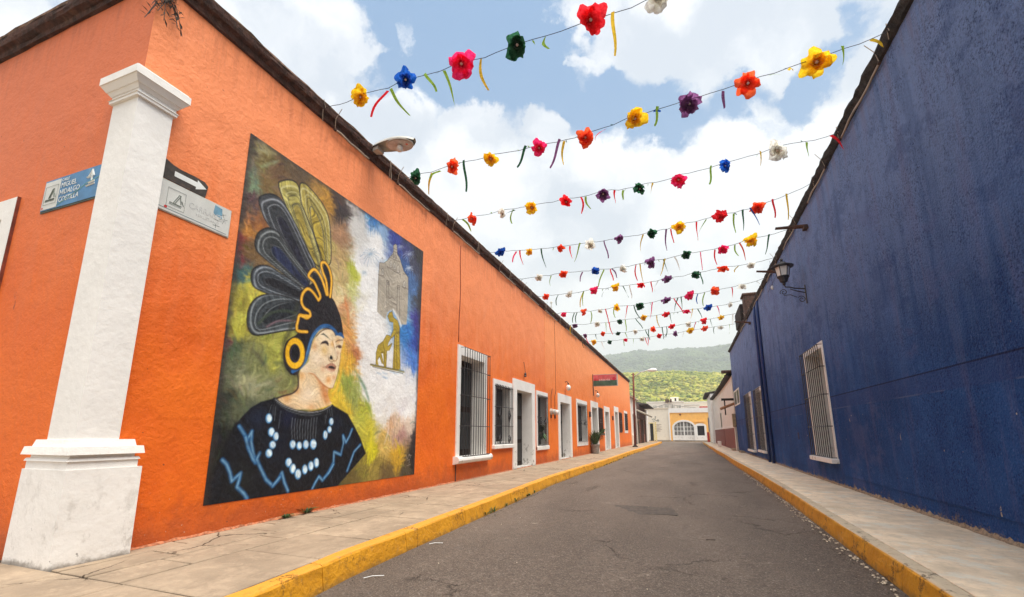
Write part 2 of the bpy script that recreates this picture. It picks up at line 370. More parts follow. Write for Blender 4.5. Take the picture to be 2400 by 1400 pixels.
def road_mat():
    m, t, b = newmat('worn_asphalt')
    col = mixc(t, maprange(t, noise(t, .5, 6., .6, stretch=(1.6, .5, 1)), .32, .68), L3(92, 80, 71), L3(112, 98, 87))
    col = mixc(t, maprange(t, noise(t, 3.1, 6., .7), .58, .72, 0., .4), col, L3(92, 84, 80))
    mt_ = noise(t, 16., 6., .8); col = mixc(t, maprange(t, mt_, .50, .64, 0., .5), col, L3(74, 64, 57)); col = mixc(t, maprange(t, mt_, .46, .34, 0., .4), col, L3(140, 124, 110))
    gr = noise(t, 62., 4., .8); col = mixc(t, maprange(t, gr, .54, .66, 0., .65), col, L3(176, 164, 150))
    col = mixc(t, maprange(t, gr, .46, .36, 0., .75), col, L3(54, 47, 42))
    pale = mth(t, 'ADD', mth(t, 'MULTIPLY', noise(t, .9, 7., .78, stretch=(.8, 1.6, 1)), .62), mth(t, 'MULTIPLY', noise(t, 11., 6., .75), .38)); col = mixc(t, maprange(t, pale, .575, .67, 0., .5), col, L3(186, 170, 150))
    vo = N(t, 'ShaderNodeTexVoronoi', feature='DISTANCE_TO_EDGE', ins={'Scale': .55})
    wv = N(t, 'ShaderNodeVectorMath', operation='ADD'); link(t, pos(t), wv.inputs[0])
    ws = N(t, 'ShaderNodeVectorMath', operation='SCALE'); link(t, noise(t, 2.2, 7., .75, out='Color'), ws.inputs[0]); ws.inputs['Scale'].default_value = .9
    link(t, ws.outputs[0], wv.inputs[1]); link(t, wv.outputs[0], vo.inputs['Vector'])
    crk = mth(t, 'MULTIPLY', maprange(t, vo.outputs['Distance'], .007, .002), maprange(t, noise(t, .7, 3., .5), .50, .62))
    col = mixc(t, mth(t, 'MULTIPLY', crk, .5), col, L3(52, 46, 42))
    link(t, col, b.inputs['Base Color']); b.inputs['Roughness'].default_value = .8; b.inputs['Specular IOR Level'].default_value = .3
    h = mth(t, 'ADD', mth(t, 'MULTIPLY', gr, .9), mth(t, 'MULTIPLY', noise(t, 3., 5., .6), 1.2))
    bump(t, b, mth(t, 'SUBTRACT', h, crk), .012); return m
M_road = road_mat()
M_ground = simple('dry_ground', L3(150, 136, 112), .95, .2, .3)

def paper(name, c):
    m = bpy.data.materials.new(name); m.use_nodes = True; t = m.node_tree; t.nodes.clear()
    o = N(t, 'ShaderNodeOutputMaterial'); df = N(t, 'ShaderNodeBsdfDiffuse'); tr = N(t, 'ShaderNodeBsdfTranslucent')
    v = mixc(t, maprange(t, noise(t, 22., 3., .6), .3, .7), tuple(x * .8 for x in c), tuple(min(.95, x * 1.3 + .03) for x in c))
    link(t, v, df.inputs[0]); link(t, v, tr.inputs[0])
    mxs = N(t, 'ShaderNodeMixShader', ins={0: .72}); link(t, df.outputs[0], mxs.inputs[1]); link(t, tr.outputs[0], mxs.inputs[2]); link(t, mxs.outputs[0], o.inputs[0]); return m
PC = {'red': L3(238, 26, 40), 'pink': L3(242, 30, 96), 'orange': L3(255, 88, 40), 'yellow': L3(252, 186, 16), 'green': L3(30, 84, 52), 'blue': L3(10, 84, 178),
      'purple': L3(122, 70, 116), 'white': L3(226, 218, 208), 'lime': L3(140, 176, 60), 'gold': L3(214, 176, 40)}
PM = {k: paper(k + '_tissue_paper', v) for k, v in PC.items()}
M_core = simple('paper_flower_centre', L3(216, 190, 180), .8, .1)

# ---------------------------------------------------------------- ground, road, hills
mb = MB(); mb.box((-2200, -300, -.6), (2200, 2600, -.26)); tag(mb.build('ground', M_ground), kind='structure')
KL = lambda y: -3.07 - .30 * min(1, max(0, (y - 3) / 9)) + .04 * math.sin(y * .37) + .12 * min(1, max(0, (3.8 - y) / 1.2))
KR = lambda y: 1.60 + .17 * min(1, max(0, (y - 4) / 6)) + .02 * math.sin(y * .5)
ROAD_END = 66.
mb = MB(); gx = np.linspace(-4.2, 2.6, 24); gy = list(np.arange(-3, 20, .5)) + list(np.arange(20, 70.1, 2))
vs = []; fs = []
for j, y in enumerate(gy):
    for i, x in enumerate(gx):
        vs.append((x, y, -.20 + .018 * math.cos((x + .8) / 2.6 * 1.4) - .018 + .008 * math.sin(x * 2.1 + y * .9) * math.cos(y * .43)))
n_ = len(gx)
for j in range(len(gy) - 1):
    for i in range(n_ - 1): fs.append((j*n_+i, j*n_+i+1, (j+1)*n_+i+1, (j+1)*n_+i))
mb.add(vs, fs); mb.add([(-60, 66.3, -.235), (60, 66.3, -.235), (60, 79.2, -.235), (-60, 79.2, -.235)], [(0, 1, 2, 3)])
mb.add([(-60, -6, -.206), (60, -6, -.206), (60, -3, -.206), (-60, -3, -.206)], [(0, 1, 2, 3)])
road = tag(mb.build('road', M_road, smooth=True), kind='structure')
# repaired strip in the asphalt
M_patch = simple('asphalt_patch', L3(86, 76, 68), .85, .2, 12., .012, 80.)
p = [onZ(a, b, -.19) for a, b in [(1440, 1182), (1575, 1190), (1590, 1207), (1450, 1203)]]
mb = MB(); q = []
for i in range(4):
    a, b_ = p[i], p[(i+1) % 4]
    for k in range(6): u = a.lerp(b_, k / 6); q.append(Vector((u.x + jit(.02), u.y + jit(.05), -.205)))
mb.prism(q, (0, 0, .010)); mb.build('asphalt_patch', M_patch, road)

# left pavement: slabs
pav = MB(); pav.box((-9.5, .2, -.21), (-3.05, 2.5, -.022)); pav.box((-5.5, 2.5, -.21), (-3.47, ROAD_END, -.022))
pavL = tag(pav.build('pavement_left', M_joint), kind='structure')
def slab(parent, m, x0, x1, y0, y1, x2=None, x3=None, t=.03, dz=0.):
    g = .011; x2 = x0 if x2 is None else x2; x3 = x1 if x3 is None else x3
    mb = MB(); z = [dz + jit(.003) for _ in range(4)]; e = .006
    P = [(x0+g, y0+g), (x1-g, y0+g), (x3-g, y1-g), (x2+g, y1-g)]; cx = sum(a for a, _ in P)/4; cy = sum(a for _, a in P)/4
    lo = [(a, b, -t) for a, b in P]; mid = [(a, b, z[i]-e) for i, (a, b) in enumerate(P)]
    top = [(a + (e if a < cx else -e), b + (e if b < cy else -e), z[i]) for i, (a, b) in enumerate(P)]
    mb.add(lo + mid + top, [(i, (i+1) % 4, (i+1) % 4+4, i+4) for i in range(4)] + [(i+4, (i+1) % 4+4, (i+1) % 4+8, i+8) for i in range(4)] + [(8, 9, 10, 11)])
    mb.build('slab', m, parent, origin=(cx, cy, 0))
rows = [-5.12, -4.86, -4.48, -4.08, None]
for r in range(4):
    y = 2.42
    while y < ROAD_END:
        far = y > 24
        ln = R.uniform(.55, 1.25) if not far else R.uniform(1.5, 2.4)
        y2 = min(ROAD_END, y + ln)
        if r < 3: slab(pavL, M_slab, rows[r], rows[r+1], y, y2)
        else: slab(pavL, M_slab, rows[3], KL(y) - .135, y, y2, rows[3], KL(y2) - .135)
        y = y2
y = 2.42
for ys, x_from in ((1.9, -8.4), (1.35, -8.4), (.8, -8.4), (.25, -8.4)):
    x = x_from
    while x < -3.6:
        x2 = min(x + R.uniform(.7, 1.3), KL(ys + .3) - .135)
        if x2 > -3.6: x2 = KL(ys + .3) - .135
        slab(pavL, M_slab, x, x2, ys, ys + .55 if ys < 1.9 else 2.42); x = x2
# left kerb stones
def kerb(parent, m, fx, side, y0, y1, gap=.004):
    n = max(2, int((y1 - y0) / .3)); mb = MB(); prof = None; vs = []; k = 0
    base = [(.14, -.20), (.14, -.002), (.035, 0.), (.012, -.006), (0., -.022), (-.012, -.10), (-.03, -.215)]
    for i in range(n + 1):
        y = y0 + gap + (y1 - y0 - 2*gap) * i / n; x = fx(y)
        for (a, z) in base: vs.append((x - side * a + jit(.004), y, z + (jit(.004) if z < -.01 else jit(.0015))))
    m_ = len(base); fs = [(i*m_+k, i*m_+k+1, (i+1)*m_+k+1, (i+1)*m_+k) for i in range(n) for k in range(m_-1)]
    fs += [tuple(range(m_)), tuple(n*m_+k for k in range(m_))[::-1]]
    mb.add(vs, fs); return mb.build('kerb_stone', m, parent, origin=(fx(y0), y0, 0))
kroot = bpy.data.objects.new('kerb_left', None); COL.objects.link(kroot); tag(kroot, kind='structure')
y = .2
while y < ROAD_END - .5:
    y2 = min(ROAD_END - .4, y + (R.uniform(1.2, 2.2) if y < 20 else 3.)); kerb(kroot, M_kerbL, KL, 1, y, y2); y = y2
# rounded end of the kerb
mb = MB(); pts = [(KL(65.6) - .03, 65.6, -.1)] + [(-5.0 + 1.6 * math.cos(a), 65.6 + 1.3 * math.sin(a), -.1) for a in np.linspace(.15, PI / 2, 6)] + [(-30, 66.9, -.1)]
mb.tube(pts, .105, 8); mb.build('kerb_stone', M_kerbL, kroot)
mb = MB(); mb.box((-30, 66.02, -.21), (-5.0, 66.85, -.003)); tag(mb.build('pavement_far_left', M_slab), kind='structure')
# right pavement
pav = MB(); pav.box((1.84, -2, -.21), (3.4, 67, -.022)); pavR = tag(pav.build('pavement_right', M_joint), kind='structure')
for k in range(26):
    y0 = 1.2 + k * 2.45; 
    if y0 > 64.6: break
    slab(pavR, M_conc, KR(y0) + .135, 3.02, y0, y0 + 2.45, KR(y0 + 2.45) + .135, 3.02)
kr = bpy.data.objects.new('kerb_right', None); COL.objects.link(kr); tag(kr, kind='structure')
y = -1.
while y < 66:
    y2 = min(66.5, y + (R.uniform(1.6, 2.6) if y < 20 else 3.5)); kerb(kr, M_kerbR, KR, -1, y, y2); y = y2
mb = MB(); mb.box((-60, 79.2, -.22), (60, 79.97, -.1)); tag(mb.build('pavement_far', M_slab), kind='structure')

# ---------------------------------------------------------------- orange building
LX, RX = -5.1, 3.0
def wall_cells(mb, face, y0, y1, z0, z1, holes, step=1.2, x=True):
    ys = sorted(set([y0, y1] + [h[0] for h in holes] + [h[1] for h in holes])); zs = sorted(set([z0, z1] + [h[2] for h in holes] + [h[3] for h in holes]))
    def fine(a):
        o = []
        for p, q in zip(a, a[1:]):
            n = max(1, int((q - p) / step)); o += [p + (q - p) * i / n for i in range(n)]
        return o + [a[-1]]
    ys = fine(ys); zs = fine(zs); idx = {}; vs = []; fs = []
    def vid(i, j):
        if (i, j) not in idx:
            idx[(i, j)] = len(vs); vs.append((face, ys[i], zs[j]) if x else (ys[i], face, zs[j]))
        return idx[(i, j)]
    for i in range(len(ys) - 1):
        for j in range(len(zs) - 1):
            cy, cz = (ys[i]+ys[i+1])/2, (zs[j]+zs[j+1])/2
            if any(h[0] < cy < h[1] and h[2] < cz < h[3] for h in holes): continue
            fs.append((vid(i, j), vid(i+1, j), vid(i+1, j+1), vid(i, j+1)))
    mb.add(vs, fs)
ob = thing('orange_building', (LX, 2.5, 0), 'long single storey orange rendered building with white framed doors and barred windows', 'building')
END_L = 46.2
WIN = [  # y0 y1 z0 z1 side-trim top-trim kind
    (9.72, 11.45, .45, 3.23, .17, .24, 'big'), (11.92, 13.44, .70, 2.64, .20, .20, 'ornate'), (15.92, 17.38, .52, 2.65, .20, .20, 'dark'),
    (22.45, 25.05, .48, 2.80, .34, .26, 'dark'), (28.52, 29.95, .98, 2.70, .05, .06, 'brown'), (37.75, 39.4, 1.15, 2.80, .1, .1, 'brown'), (41.0, 43.3, 1.12, 3.05, .35, .3, 'dark')]
DOORS = [(13.50, 15.74, 2.83, .35, .34), (18.95, 21.36, 2.80, .35, .36), (26.1, 28.42, 2.95, .34, .36), (30.6, 32.95, 2.88, .36, .34), (35.1, 37.45, 3.12, .4, .4)]
holes = [(a, b, c, d) for a, b, c, d, *_ in WIN] + [(a, b, -.1, d) for a, b, d, *_ in DOORS]
M_orange2 = orange_mat('orange_render_newer', L3(234, 112, 24), L3(244, 124, 34), L3(250, 154, 94))
for nm, a, b, m, dx in (('wall', 2.5, 17.14, M_orange, 0), ('wall', 17.14, END_L, M_orange2, .006)):
    mb = MB(); hs = [h for h in holes if a <= (h[0] + h[1]) / 2 <= b]
    hs = [(max(h[0], a), min(h[1], b), h[2], h[3]) for h in hs]
    wall_cells(mb, LX + dx, a, b, -.21, 6.1, hs)
    if dx: mb.add([(LX, b_, z) for b_, z in ((17.14, -.2), (17.14, 6.1))] + [(LX + dx, 17.14, 6.1), (LX + dx, 17.14, -.2)], [(0, 1, 2, 3)])
    wo_ = mb.build(nm, m, ob)
# second bay boundary strip, end wall, side wall, rear and roof
mb = MB(); wall_cells(mb, 2.5, -16, LX, -.21, 6.1, [(-8.3, -7.05, 1.0, 3.6)], x=False); mb.build('side_wall', M_orange_side, ob)
mb = MB(); mb.box((-15.9, END_L - .2, -.2), (LX - .01, END_L, 6.08)); mb.box((-16, 2.6, -.2), (-15.8, END_L - .3, 6.08)); mb.build('rear_wall', M_orange_side, ob)
mb = MB(); mb.box((-15.9, 2.55, 6.1), (LX - .05, END_L, 6.22)); mb.build('roof', M_slat, ob)
# seams between the bays
for y in (9.78, 18.68):
    mb = MB(); pts = [(LX + .004, y + .02 * math.sin(z * 3.1) + jit(.01), z) for z in np.arange(.05 if y < 10 else 2.9, 6.0, .25)]
    if y < 10: pts = [p_ for p_ in pts if p_[2] > 3.25]
    mb.tube(pts, .012, 5); mb.build('cable', simple('old_orange_cable', L3(130, 50, 24), .7), ob, smooth=True)
mb = MB(); mb.tube([(LX + .006, 9.76, z) for z in (.01, .15, .38)], .016, 5); mb.build('cable', M_rustiron, ob)

def cornice(name, parent, prof, path, m, mt, seg=.22, jt=.012):
    # prof: list of (out, z); path: function s->(origin, outward dir), rough old masonry
    vs = []; n = len(path); k = len(prof)
    for (o, d) in path:
        for (a, z) in prof:
            vs.append((o[0] + d[0]*a + jit(jt), o[1] + d[1]*a + jit(jt), z + jit(jt)))
    fs = [(i*k+j, i*k+j+1, (i+1)*k+j+1, (i+1)*k+j) for i in range(n-1) for j in range(k-1)]
    mb = MB(); mb.add(vs, fs); ob_ = mb.build(name, m, parent); return ob_
path = [((LX, 2.5 + i * .2, 0), (1, 0)) for i in range(int((END_L - 2.5) / .2) + 1)]
pc = [((-16 + i * .25, 2.5, 0), (0, -1)) for i in range(int((16 + LX) / .25))]
corner = [((LX, 2.5, 0), (1, -1))]
full = pc + corner + path[1:]
cornice('cornice', ob, [(0., 6.0), (.035, 6.005), (.045, 6.07), (.06, 6.08), (.10, 6.10), (.115, 6.14), (.12, 6.20)], full, M_fascia, None, jt=.007)
cornice('cornice_top', ob, [(.12, 6.195), (.125, 6.225), (.10, 6.25), (.0, 6.26), (-.3, 6.25)], full, M_fascia_top, None, jt=.010)

# pilaster at the corner
pil = bpy.data.objects.new('pilaster', None); COL.objects.link(pil); pil.parent = ob
def corner_block(mb, ox, oy, ly, lx, z0, z1, taper=0., n=1):
    # block wrapping the corner, outer corner at (LX+ox, 2.5-oy); ends at y=ly on the street face, x=lx on the side face
    for (x0, y0, x1, y1, zz) in [(LX + ox, 2.5 - oy, lx, ly, None)]:
        P = [(x0, y0), (x1, y0), (x1, 2.52), (LX - .02, 2.52), (LX - .02, y1), (x0, y1)]
        T = [(x0 - taper, y0 + taper), (x1 + taper, y0 + taper), (x1 + taper, 2.52), (LX - .02, 2.52), (LX - .02, y1 - taper), (x0 - taper, y1 - taper)]
        mb.add([(a, b, z0) for a, b in P] + [(a, b, z1) for a, b in T], [(0, 1, 2, 3, 4, 5)[::-1], (6, 7, 8, 9, 10, 11)] + [(i, (i+1) % 6, (i+1) % 6+6, i+6) for i in range(6)])
mb = MB(); corner_block(mb, .15, .10, 3.0, -5.63, -.01, .79, .006); mb.build('plinth', M_white_pil, pil)
mb = MB()
corner_block(mb, .125, .085, 2.96, -5.6, .79, .86); corner_block(mb, .14, .10, 2.97, -5.615, .86, .885, .01)
corner_block(mb, .105, .07, 2.935, -5.58, .885, .915); corner_block(mb, .16, .115, 2.99, -5.65, .915, .985, .012); corner_block(mb, .12, .08, 2.93, -5.57, .985, 1.045, .014)
mb.build('base_moulding', M_white_pil, pil)
mb = MB(); corner_block(mb, .09, .05, 2.79, -5.42, 1.045, 4.50, .0); mb.build('shaft', M_white_pil, pil)
mb = MB()
corner_block(mb, .12, .08, 2.815, -5.44, 4.48, 4.51); corner_block(mb, .13, .09, 2.825, -5.45, 4.51, 4.525, .01)
corner_block(mb, .105, .065, 2.805, -5.43, 4.525, 4.565); corner_block(mb, .115, .075, 2.81, -5.435, 4.565, 4.60, -.025)
corner_block(mb, .15, .11, 2.835, -5.46, 4.60, 4.66, -.04); corner_block(mb, .20, .16, 2.88, -5.50, 4.66, 4.745, 0.); corner_block(mb, .19, .15, 2.87, -5.49, 4.745, 4.765, .01)
mb.build('capital', M_white_pil, pil)

def frame_x(mb, X, s, y0, y1, z0, z1, ty, tz, bz, depth, proud=.03):
    # surround: s=+1 wall faces +x (left side of the street), s=-1 faces -x
    a, b = X + s * proud, X - s * depth
    mb.box((a, y0, z0), (b, y0 + ty, z1)); mb.box((a, y1 - ty, z0), (b, y1, z1)); mb.box((a, y0 + ty, z1 - tz), (b, y1 - ty, z1))
    if bz: mb.box((a, y0 + ty, z0), (b, y1 - ty, z0 + bz))
def bars(parent, X, s, y0, y1, z0, z1, n, m, off=.03, r=.009, rails=(.0, .33, .66, 1.), cage=0., individual=True, deco=None):
    xb = X + s * off
    mbb = MB(); mbb.tube([(0, 0, 0), (0, 0, z1 - z0)], r, 5); me = mbb.mesh('bar', m)
    ys = [y0 + (y1 - y0) * i / (n - 1) for i in range(n)]
    if individual:
        for y in ys: inst('bar', me, parent, (xb, y, z0))
    else:
        mb = MB()
        for y in ys: mb.tube([(xb, y, z0), (xb, y, z1)], r, 4)
        mb.build('bars', m, parent)
    for q in rails:
        z = z0 + (z1 - z0) * q; mb = MB()
        mb.tube([(X - s*.02, y0 - .03, z), (xb + s * r, y0 - .02, z), (xb + s * r, y1 + .02, z), (X - s*.02, y1 + .03, z)], r * .9, 4); mb.build('rail', m, parent)
    if deco:
        for (y, z, w_, h_) in deco:
            mb = MB()
            mb.tube([(xb, y, z - h_), (xb, y + w_, z), (xb, y, z + h_), (xb, y - w_, z), (xb, y, z - h_)], .011, 4)
            mb.tube([(xb, y, z - h_*.5), (xb, y + w_*.5, z), (xb, y, z + h_*.5), (xb, y - w_*.5, z), (xb, y, z - h_*.5)], .009, 4)
            mb.build('ornament', m, parent)
def sub_empty(name, parent, loc):
    o = bpy.data.objects.new(name, None); COL.objects.link(o); o.parent = parent; o.location = Vector(loc) - wpos(parent); return o
def window_x(bld, X, s, y0, y1, z0, z1, ty, tz, kind):
    wn = sub_empty('window', bld, (X, y0, z0))
    bz = .05 if kind in ('big', 'bluebig') else tz * .8
    depth = .40 if kind in ('big', 'bluebig') else .27
    mt = M_rustiron if kind == 'brown' else M_white
    mb = MB(); frame_x(mb, X, s, y0, y1, z0, z1, ty, tz, bz, depth, .03 if kind != 'brown' else .012); mb.build('frame', mt if kind == 'brown' else M_white, wn)
    iy0, iy1, iz0, iz1 = y0 + ty, y1 - ty, z0 + bz, z1 - tz
    xd = X - s * (depth - .04)
    mid = (iy0 + iy1) / 2
    for a, b in ((iy0, mid - .012), (mid + .012, iy1)):
        mb = MB(); mb.box((xd, a, iz0), (xd - s * .05, b, iz1)); st = mb.build('shutter', M_shutter, wn)
        mb = MB()
        for (u, v) in ((.08, .46), (.52, .94)):
            mb.box((xd + s*.012, a + .07, iz0 + (iz1-iz0)*u), (xd - s*.005, b - .07, iz0 + (iz1-iz0)*v))
        mb.build('pane', M_glass, wn)
    W = y1 - y0
    if kind == 'big':
        # projecting iron cage
        n = 12; bars(wn, X, s, y0 + .17, y1 - .03, z0 + .12, z1 - .05, n, M_iron, off=.13, r=.009, rails=(0, .27, .55, .80, 1.))
        mb = MB(); prof = [(.02, .0), (.12, .0), (.155, -.04), (.165, -.09), (.14, -.14), (.08, -.165), (.0, -.18), (-.05, -.18), (-.05, 0)]
        poly = [(X + s * a, y0 - .10, z0 + .12 + b) for a, b in prof]; mb.prism(poly, (0, W + .24, 0)); mb.build('sill', M_white, wn)
    elif kind == 'bluebig':
        bars(wn, X, s, y0 + .05, y1 - .05, z0 + .10, z1 - .08, 11, M_iron, off=.12, r=.010, rails=(0, .27, .55, .80, 1.))
        mb = MB(); mb.box((X + s*.16, y0 - .05, z0 - .02), (X - s*.05, y1 + .05, z0 + .08), .012); mb.build('sill', M_white, wn)
    elif kind == 'ornate':
        c1, c2 = y0 + ty + .28, y1 - .3
        bars(wn, X, s, y0 + .12, y1 - .03, z0 + .1, z1 - .14, 12, M_iron, off=.05, r=.010, rails=(0, .30, .62, .97),
             deco=[(c1, (z0+z1)/2 - .05, .09, .2), (c2, (z0+z1)/2 - .05, .09, .2), (c1, z0 + .24, .12, .12), (c2, z0 + .24, .12, .12)] + [(y0 + .2 + i * .13, z1 - .2, .05, .06) for i in range(9)])
        mb = MB(); mb.box((X + s*.10, y0 - .02, z0 - .03), (X - s*.02, y1 + .02, z0 + .085), .015); mb.build('sill', M_white, wn)
    elif kind in ('dark', 'brown'):
        mm = M_iron if kind == 'dark' else M_rustiron
        cy = (y0 + y1) / 2
        bars(wn, X, s, y0 + ty*.6, y1 - ty*.4, iz0 + .0, iz1 + tz*.3, 10, mm, off=.05, r=.012, rails=(0, .45, .55, .97), individual=(y0 < 26),
             deco=[(cy - W*.17, iz0 + (iz1-iz0)*.5, W*.07, .12), (cy + W*.17, iz0 + (iz1-iz0)*.5, W*.07, .12)])
        if kind == 'dark' and y0 < 18:
            mb = MB(); mb.box((X + s*.07, y0, z0 - .02), (X - s*.02, y1 + .03, z0 + .12), .015); mb.build('sill', M_white, wn)
    return wn
def door_x(bld, X, s, y0, y1, z1, ty, tz, depth=.42, z0=0.):
    dn = sub_empty('door', bld, (X, y0, z0))
    mb = MB(); frame_x(mb, X, s, y0, y1, z0 - .02, z1, ty, tz, 0, depth, .035); mb.build('frame', M_white, dn)
    mb = MB(); mb.box((X - s*.01, y0 + ty, z0 - .02), (X - s*depth, y1 - ty, z0 + .03)); mb.build('threshold', M_white, dn)
    iy0, iy1 = y0 + ty, y1 - ty; xd = X - s * (depth - .07); mid = (iy0 + iy1) / 2
    for a, b in ((iy0, mid - .01), (mid + .01, iy1)):
        mb = MB(); mb.box((xd, a, z0 + .03), (xd - s*.05, b, z1 - tz)); lf = mb.build('leaf', M_shutter, dn)
    mb = MB()
    for a, b in ((iy0, mid), (mid, iy1)):
        for u, v in ((.06, .30), (.35, .62), (.67, .95)):
            zz = z0 + .03 + (z1 - tz - z0) * u; z2 = z0 + .03 + (z1 - tz - z0) * v
            mb.box((xd + s*.02, a + .1, zz), (xd - s*.01, b - .1, min(z2, z1 - tz - .05)))
    mb.build('panel', M_dark, dn)
    mb = MB(); mb.tube([(xd + s*.05, mid + .06, z0 + 1.0), (xd + s*.05, mid + .06, z0 + 1.12)], .015, 6); mb.build('handle', M_rustiron, dn)
    return dn
for a in WIN: window_x(ob, LX, 1, *a)
for a in DOORS: door_x(ob, LX, 1, *a)
# side wall: white surround standing proud beside the corner
mb = MB(); mb.box((-7.24, 2.47, .4), (-7.0, 2.9, 3.76)); mb.box((-8.3, 2.47, 3.52), (-7.24, 2.9, 3.76)); mb.build('frame', M_white, ob)
mb = MB(); mb.box((-7.0, 2.472, .4), (-6.985, 2.52, 3.762)); mb.build('frame_edge_shade', simple('shaded_edge_brown', L3(120, 52, 30), .8, .3, 8.), ob)  # shaded side of the frame board, put in as a brown strip
mb = MB(); mb.box((-8.3, 2.8, .4), (-7.1, 2.86, 3.6)); mb.build('shutter', M_shutter, ob)
# electricity meters, wall bulbs, hanging insulators
for i, y in enumerate((17.85, 18.42)):
    t_ = thing('electricity_meter', (LX, y, 1.95), ('round glass electricity meter on orange wall, nearer of the pair beside the second doorway', 'round glass electricity meter on orange wall, farther of the pair, against the second doorway')[i], 'meter', 'electricity meters on the orange wall')
    Mx = Matrix.Rotation(PI/2, 3, 'Y'); mb = MB(); mb.lathe((LX, y, 1.95), [(.13, .0), (.13, .06), (.11, .07)], 14, Mx); mb.build('base', M_metal, t_)
    mb = MB(); mb.lathe((LX, y, 1.95), [(.105, .07), (.10, .15), (.07, .18), (.02, .19)], 14, Mx); mb.build('glass_cover', M_bulb if i else M_metal, t_, smooth=True)
    mb = MB(); mb.tube([(LX + .03, y, 1.83), (LX + .03, y, 1.70)], .03, 6); mb.build('conduit', M_rustiron, t_)
    mb = MB(); mb.tube([(LX + .03, y, 2.08), (LX + .02, y + .05, 2.6), (LX + .02, y + .25, 2.9)], .009, 5); mb.build('cable', M_iron, t_)
def bulb(y, z, label, big=1.):
    t_ = thing('wall_bulb', (LX, y, z), label, 'lamp', 'bare bulbs on the orange wall')
    mb = MB(); mb.tube([(LX, y, z + .12), (LX + .10, y, z + .14), (LX + .16, y, z + .06)], .018, 6); mb.lathe((LX + .16, y, z - .02), [(.03, 0), (.035, .07), (.02, .09)], 8); mb.build('holder', M_iron, t_)
    mb = MB(); mb.lathe((LX + .16, y, z - .20*big), [(.01, 0), (.065*big, .04), (.085*big, .10*big), (.06*big, .16*big), (.03, .19*big)], 12); mb.build('bulb', M_bulb, t_, smooth=True)
bulb(20.3, 3.28, 'bare white bulb on the orange wall above the second doorway', 1.4)
bulb(27.7, 3.50, 'bare white bulb on the orange wall under the pink and green sign', 1.4)
t_ = thing('wall_lamp', (LX, 14.6, 3.0), 'small iron fitting hanging above the first white doorway', 'lamp')
mb = MB(); mb.tube([(LX + .01, 14.6, 3.5), (LX + .05, 14.6, 3.25), (LX + .06, 14.6, 3.12)], .008, 5); mb.build('wire', M_iron, t_)
mb = MB(); mb.lathe((LX + .06, 14.6, 2.98), [(.02, 0), (.055, .03), (.03, .07), (.05, .10), (.015, .15)], 8); mb.build('fitting', M_iron, t_)
for y, z in ((25.6, 2.0), (34.1, 2.05)):
    one('intercom_box', (lambda m_: (m_.box((LX, y, z), (LX + .09, y + .28, z + .30), .02), m_)[1])(MB()), M_rustiron, 'rusty box on orange wall beside the %s doorway' % ('third' if y < 30 else 'last'), 'box', 'small boxes on the orange wall')

# ---------------------------------------------------------------- thin pale tubes fixed under both eaves
def eave_tube(x, y0, y1, z, side, label):
    t_ = thing('eave_tube', (x, y0, z), label, 'light tube', 'pale tubes fixed under the eaves')
    n = 7; mb = MB(); mb.tube([(x + .01*math.sin(i), y0 + (y1-y0)*i/n, z + .012*math.sin(i*1.7)) for i in range(n+1)], .017, 6); mb.build('tube', M_tubew, t_, smooth=True)
    for y in (y0, y1): mb = MB(); mb.tube([(x, y - .02, z), (x, y + .02, z)], .024, 6); mb.build('clip', M_wood, t_)
    mb = MB(); mb.tube([(x, y0, z), (x + side*.06, y0 - .06, z + .14), (x + side*.16, y0 - .05, z + .3)], .006, 4); mb.build('lead', M_tubew, t_)
ordn = ['first', 'second', 'third', 'fourth', 'fifth', 'sixth', 'seventh', 'eighth']
for i, (a, b) in enumerate([(5.15, 6.0), (6.9, 8.1), (9.2, 10.75), (12.2, 13.6), (14.4, 16.2), (17., 18.9), (20.5, 23.), (25., 28.)]):
    eave_tube(LX + .06, a, b, 5.96, 1, 'pale tube under the orange eave, %s from the street corner' % ordn[i])
for i, (a, b) in enumerate([(4.3, 5.9), (7.1, 8.9), (9.9, 11.4), (12.6, 14.3), (15.4, 17.3), (18.2, 21.), (23., 26.)]):
    eave_tube(RX - .06, a, b, 6.30, -1, 'pale tube under the blue eave, %s from the near end' % ordn[i])

# ---------------------------------------------------------------- blue building
bb = thing('blue_building', (RX, 4, 0), 'tall blue roughcast building with barred windows along the right pavement', 'building')
END_R = 33.1
BW = [(11.9, 13.72, .48, 3.16, .12, .14, 'bluebig'), (21.2, 23.15, .32, 3.05, .20, .2, 'bluebig'), (24.75, 26.9, .24, 3.10, .20, .2, 'bluebig')]
SW = (29.7, 33.0, 2.80, 3.75)
hb = [(a, b, c, d) for a, b, c, d, *_ in BW] + [SW]
def cliph(hs, z0, z1): return [h for h in hs if h[3] > z0 and h[2] < z1]
mb = MB()
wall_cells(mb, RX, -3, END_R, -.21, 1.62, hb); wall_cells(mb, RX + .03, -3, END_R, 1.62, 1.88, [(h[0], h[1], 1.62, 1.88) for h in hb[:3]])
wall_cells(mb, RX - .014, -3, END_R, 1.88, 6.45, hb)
mb.v = [v for v in mb.v]
for z, xa, xb in ((1.62, RX, RX + .03), (1.88, RX - .014, RX + .03)):
    ys = [-3, 11.9, 13.72, 21.2, 23.15, 24.75, 26.9, END_R]
    for a, b in zip(ys[::2], ys[1::2]): mb.add([(xa, a, z), (xa, b, z), (xb, b, z), (xb, a, z)], [(0, 1, 2, 3)])
mb.v = [(v[0], v[1], v[2]) for v in mb.v]
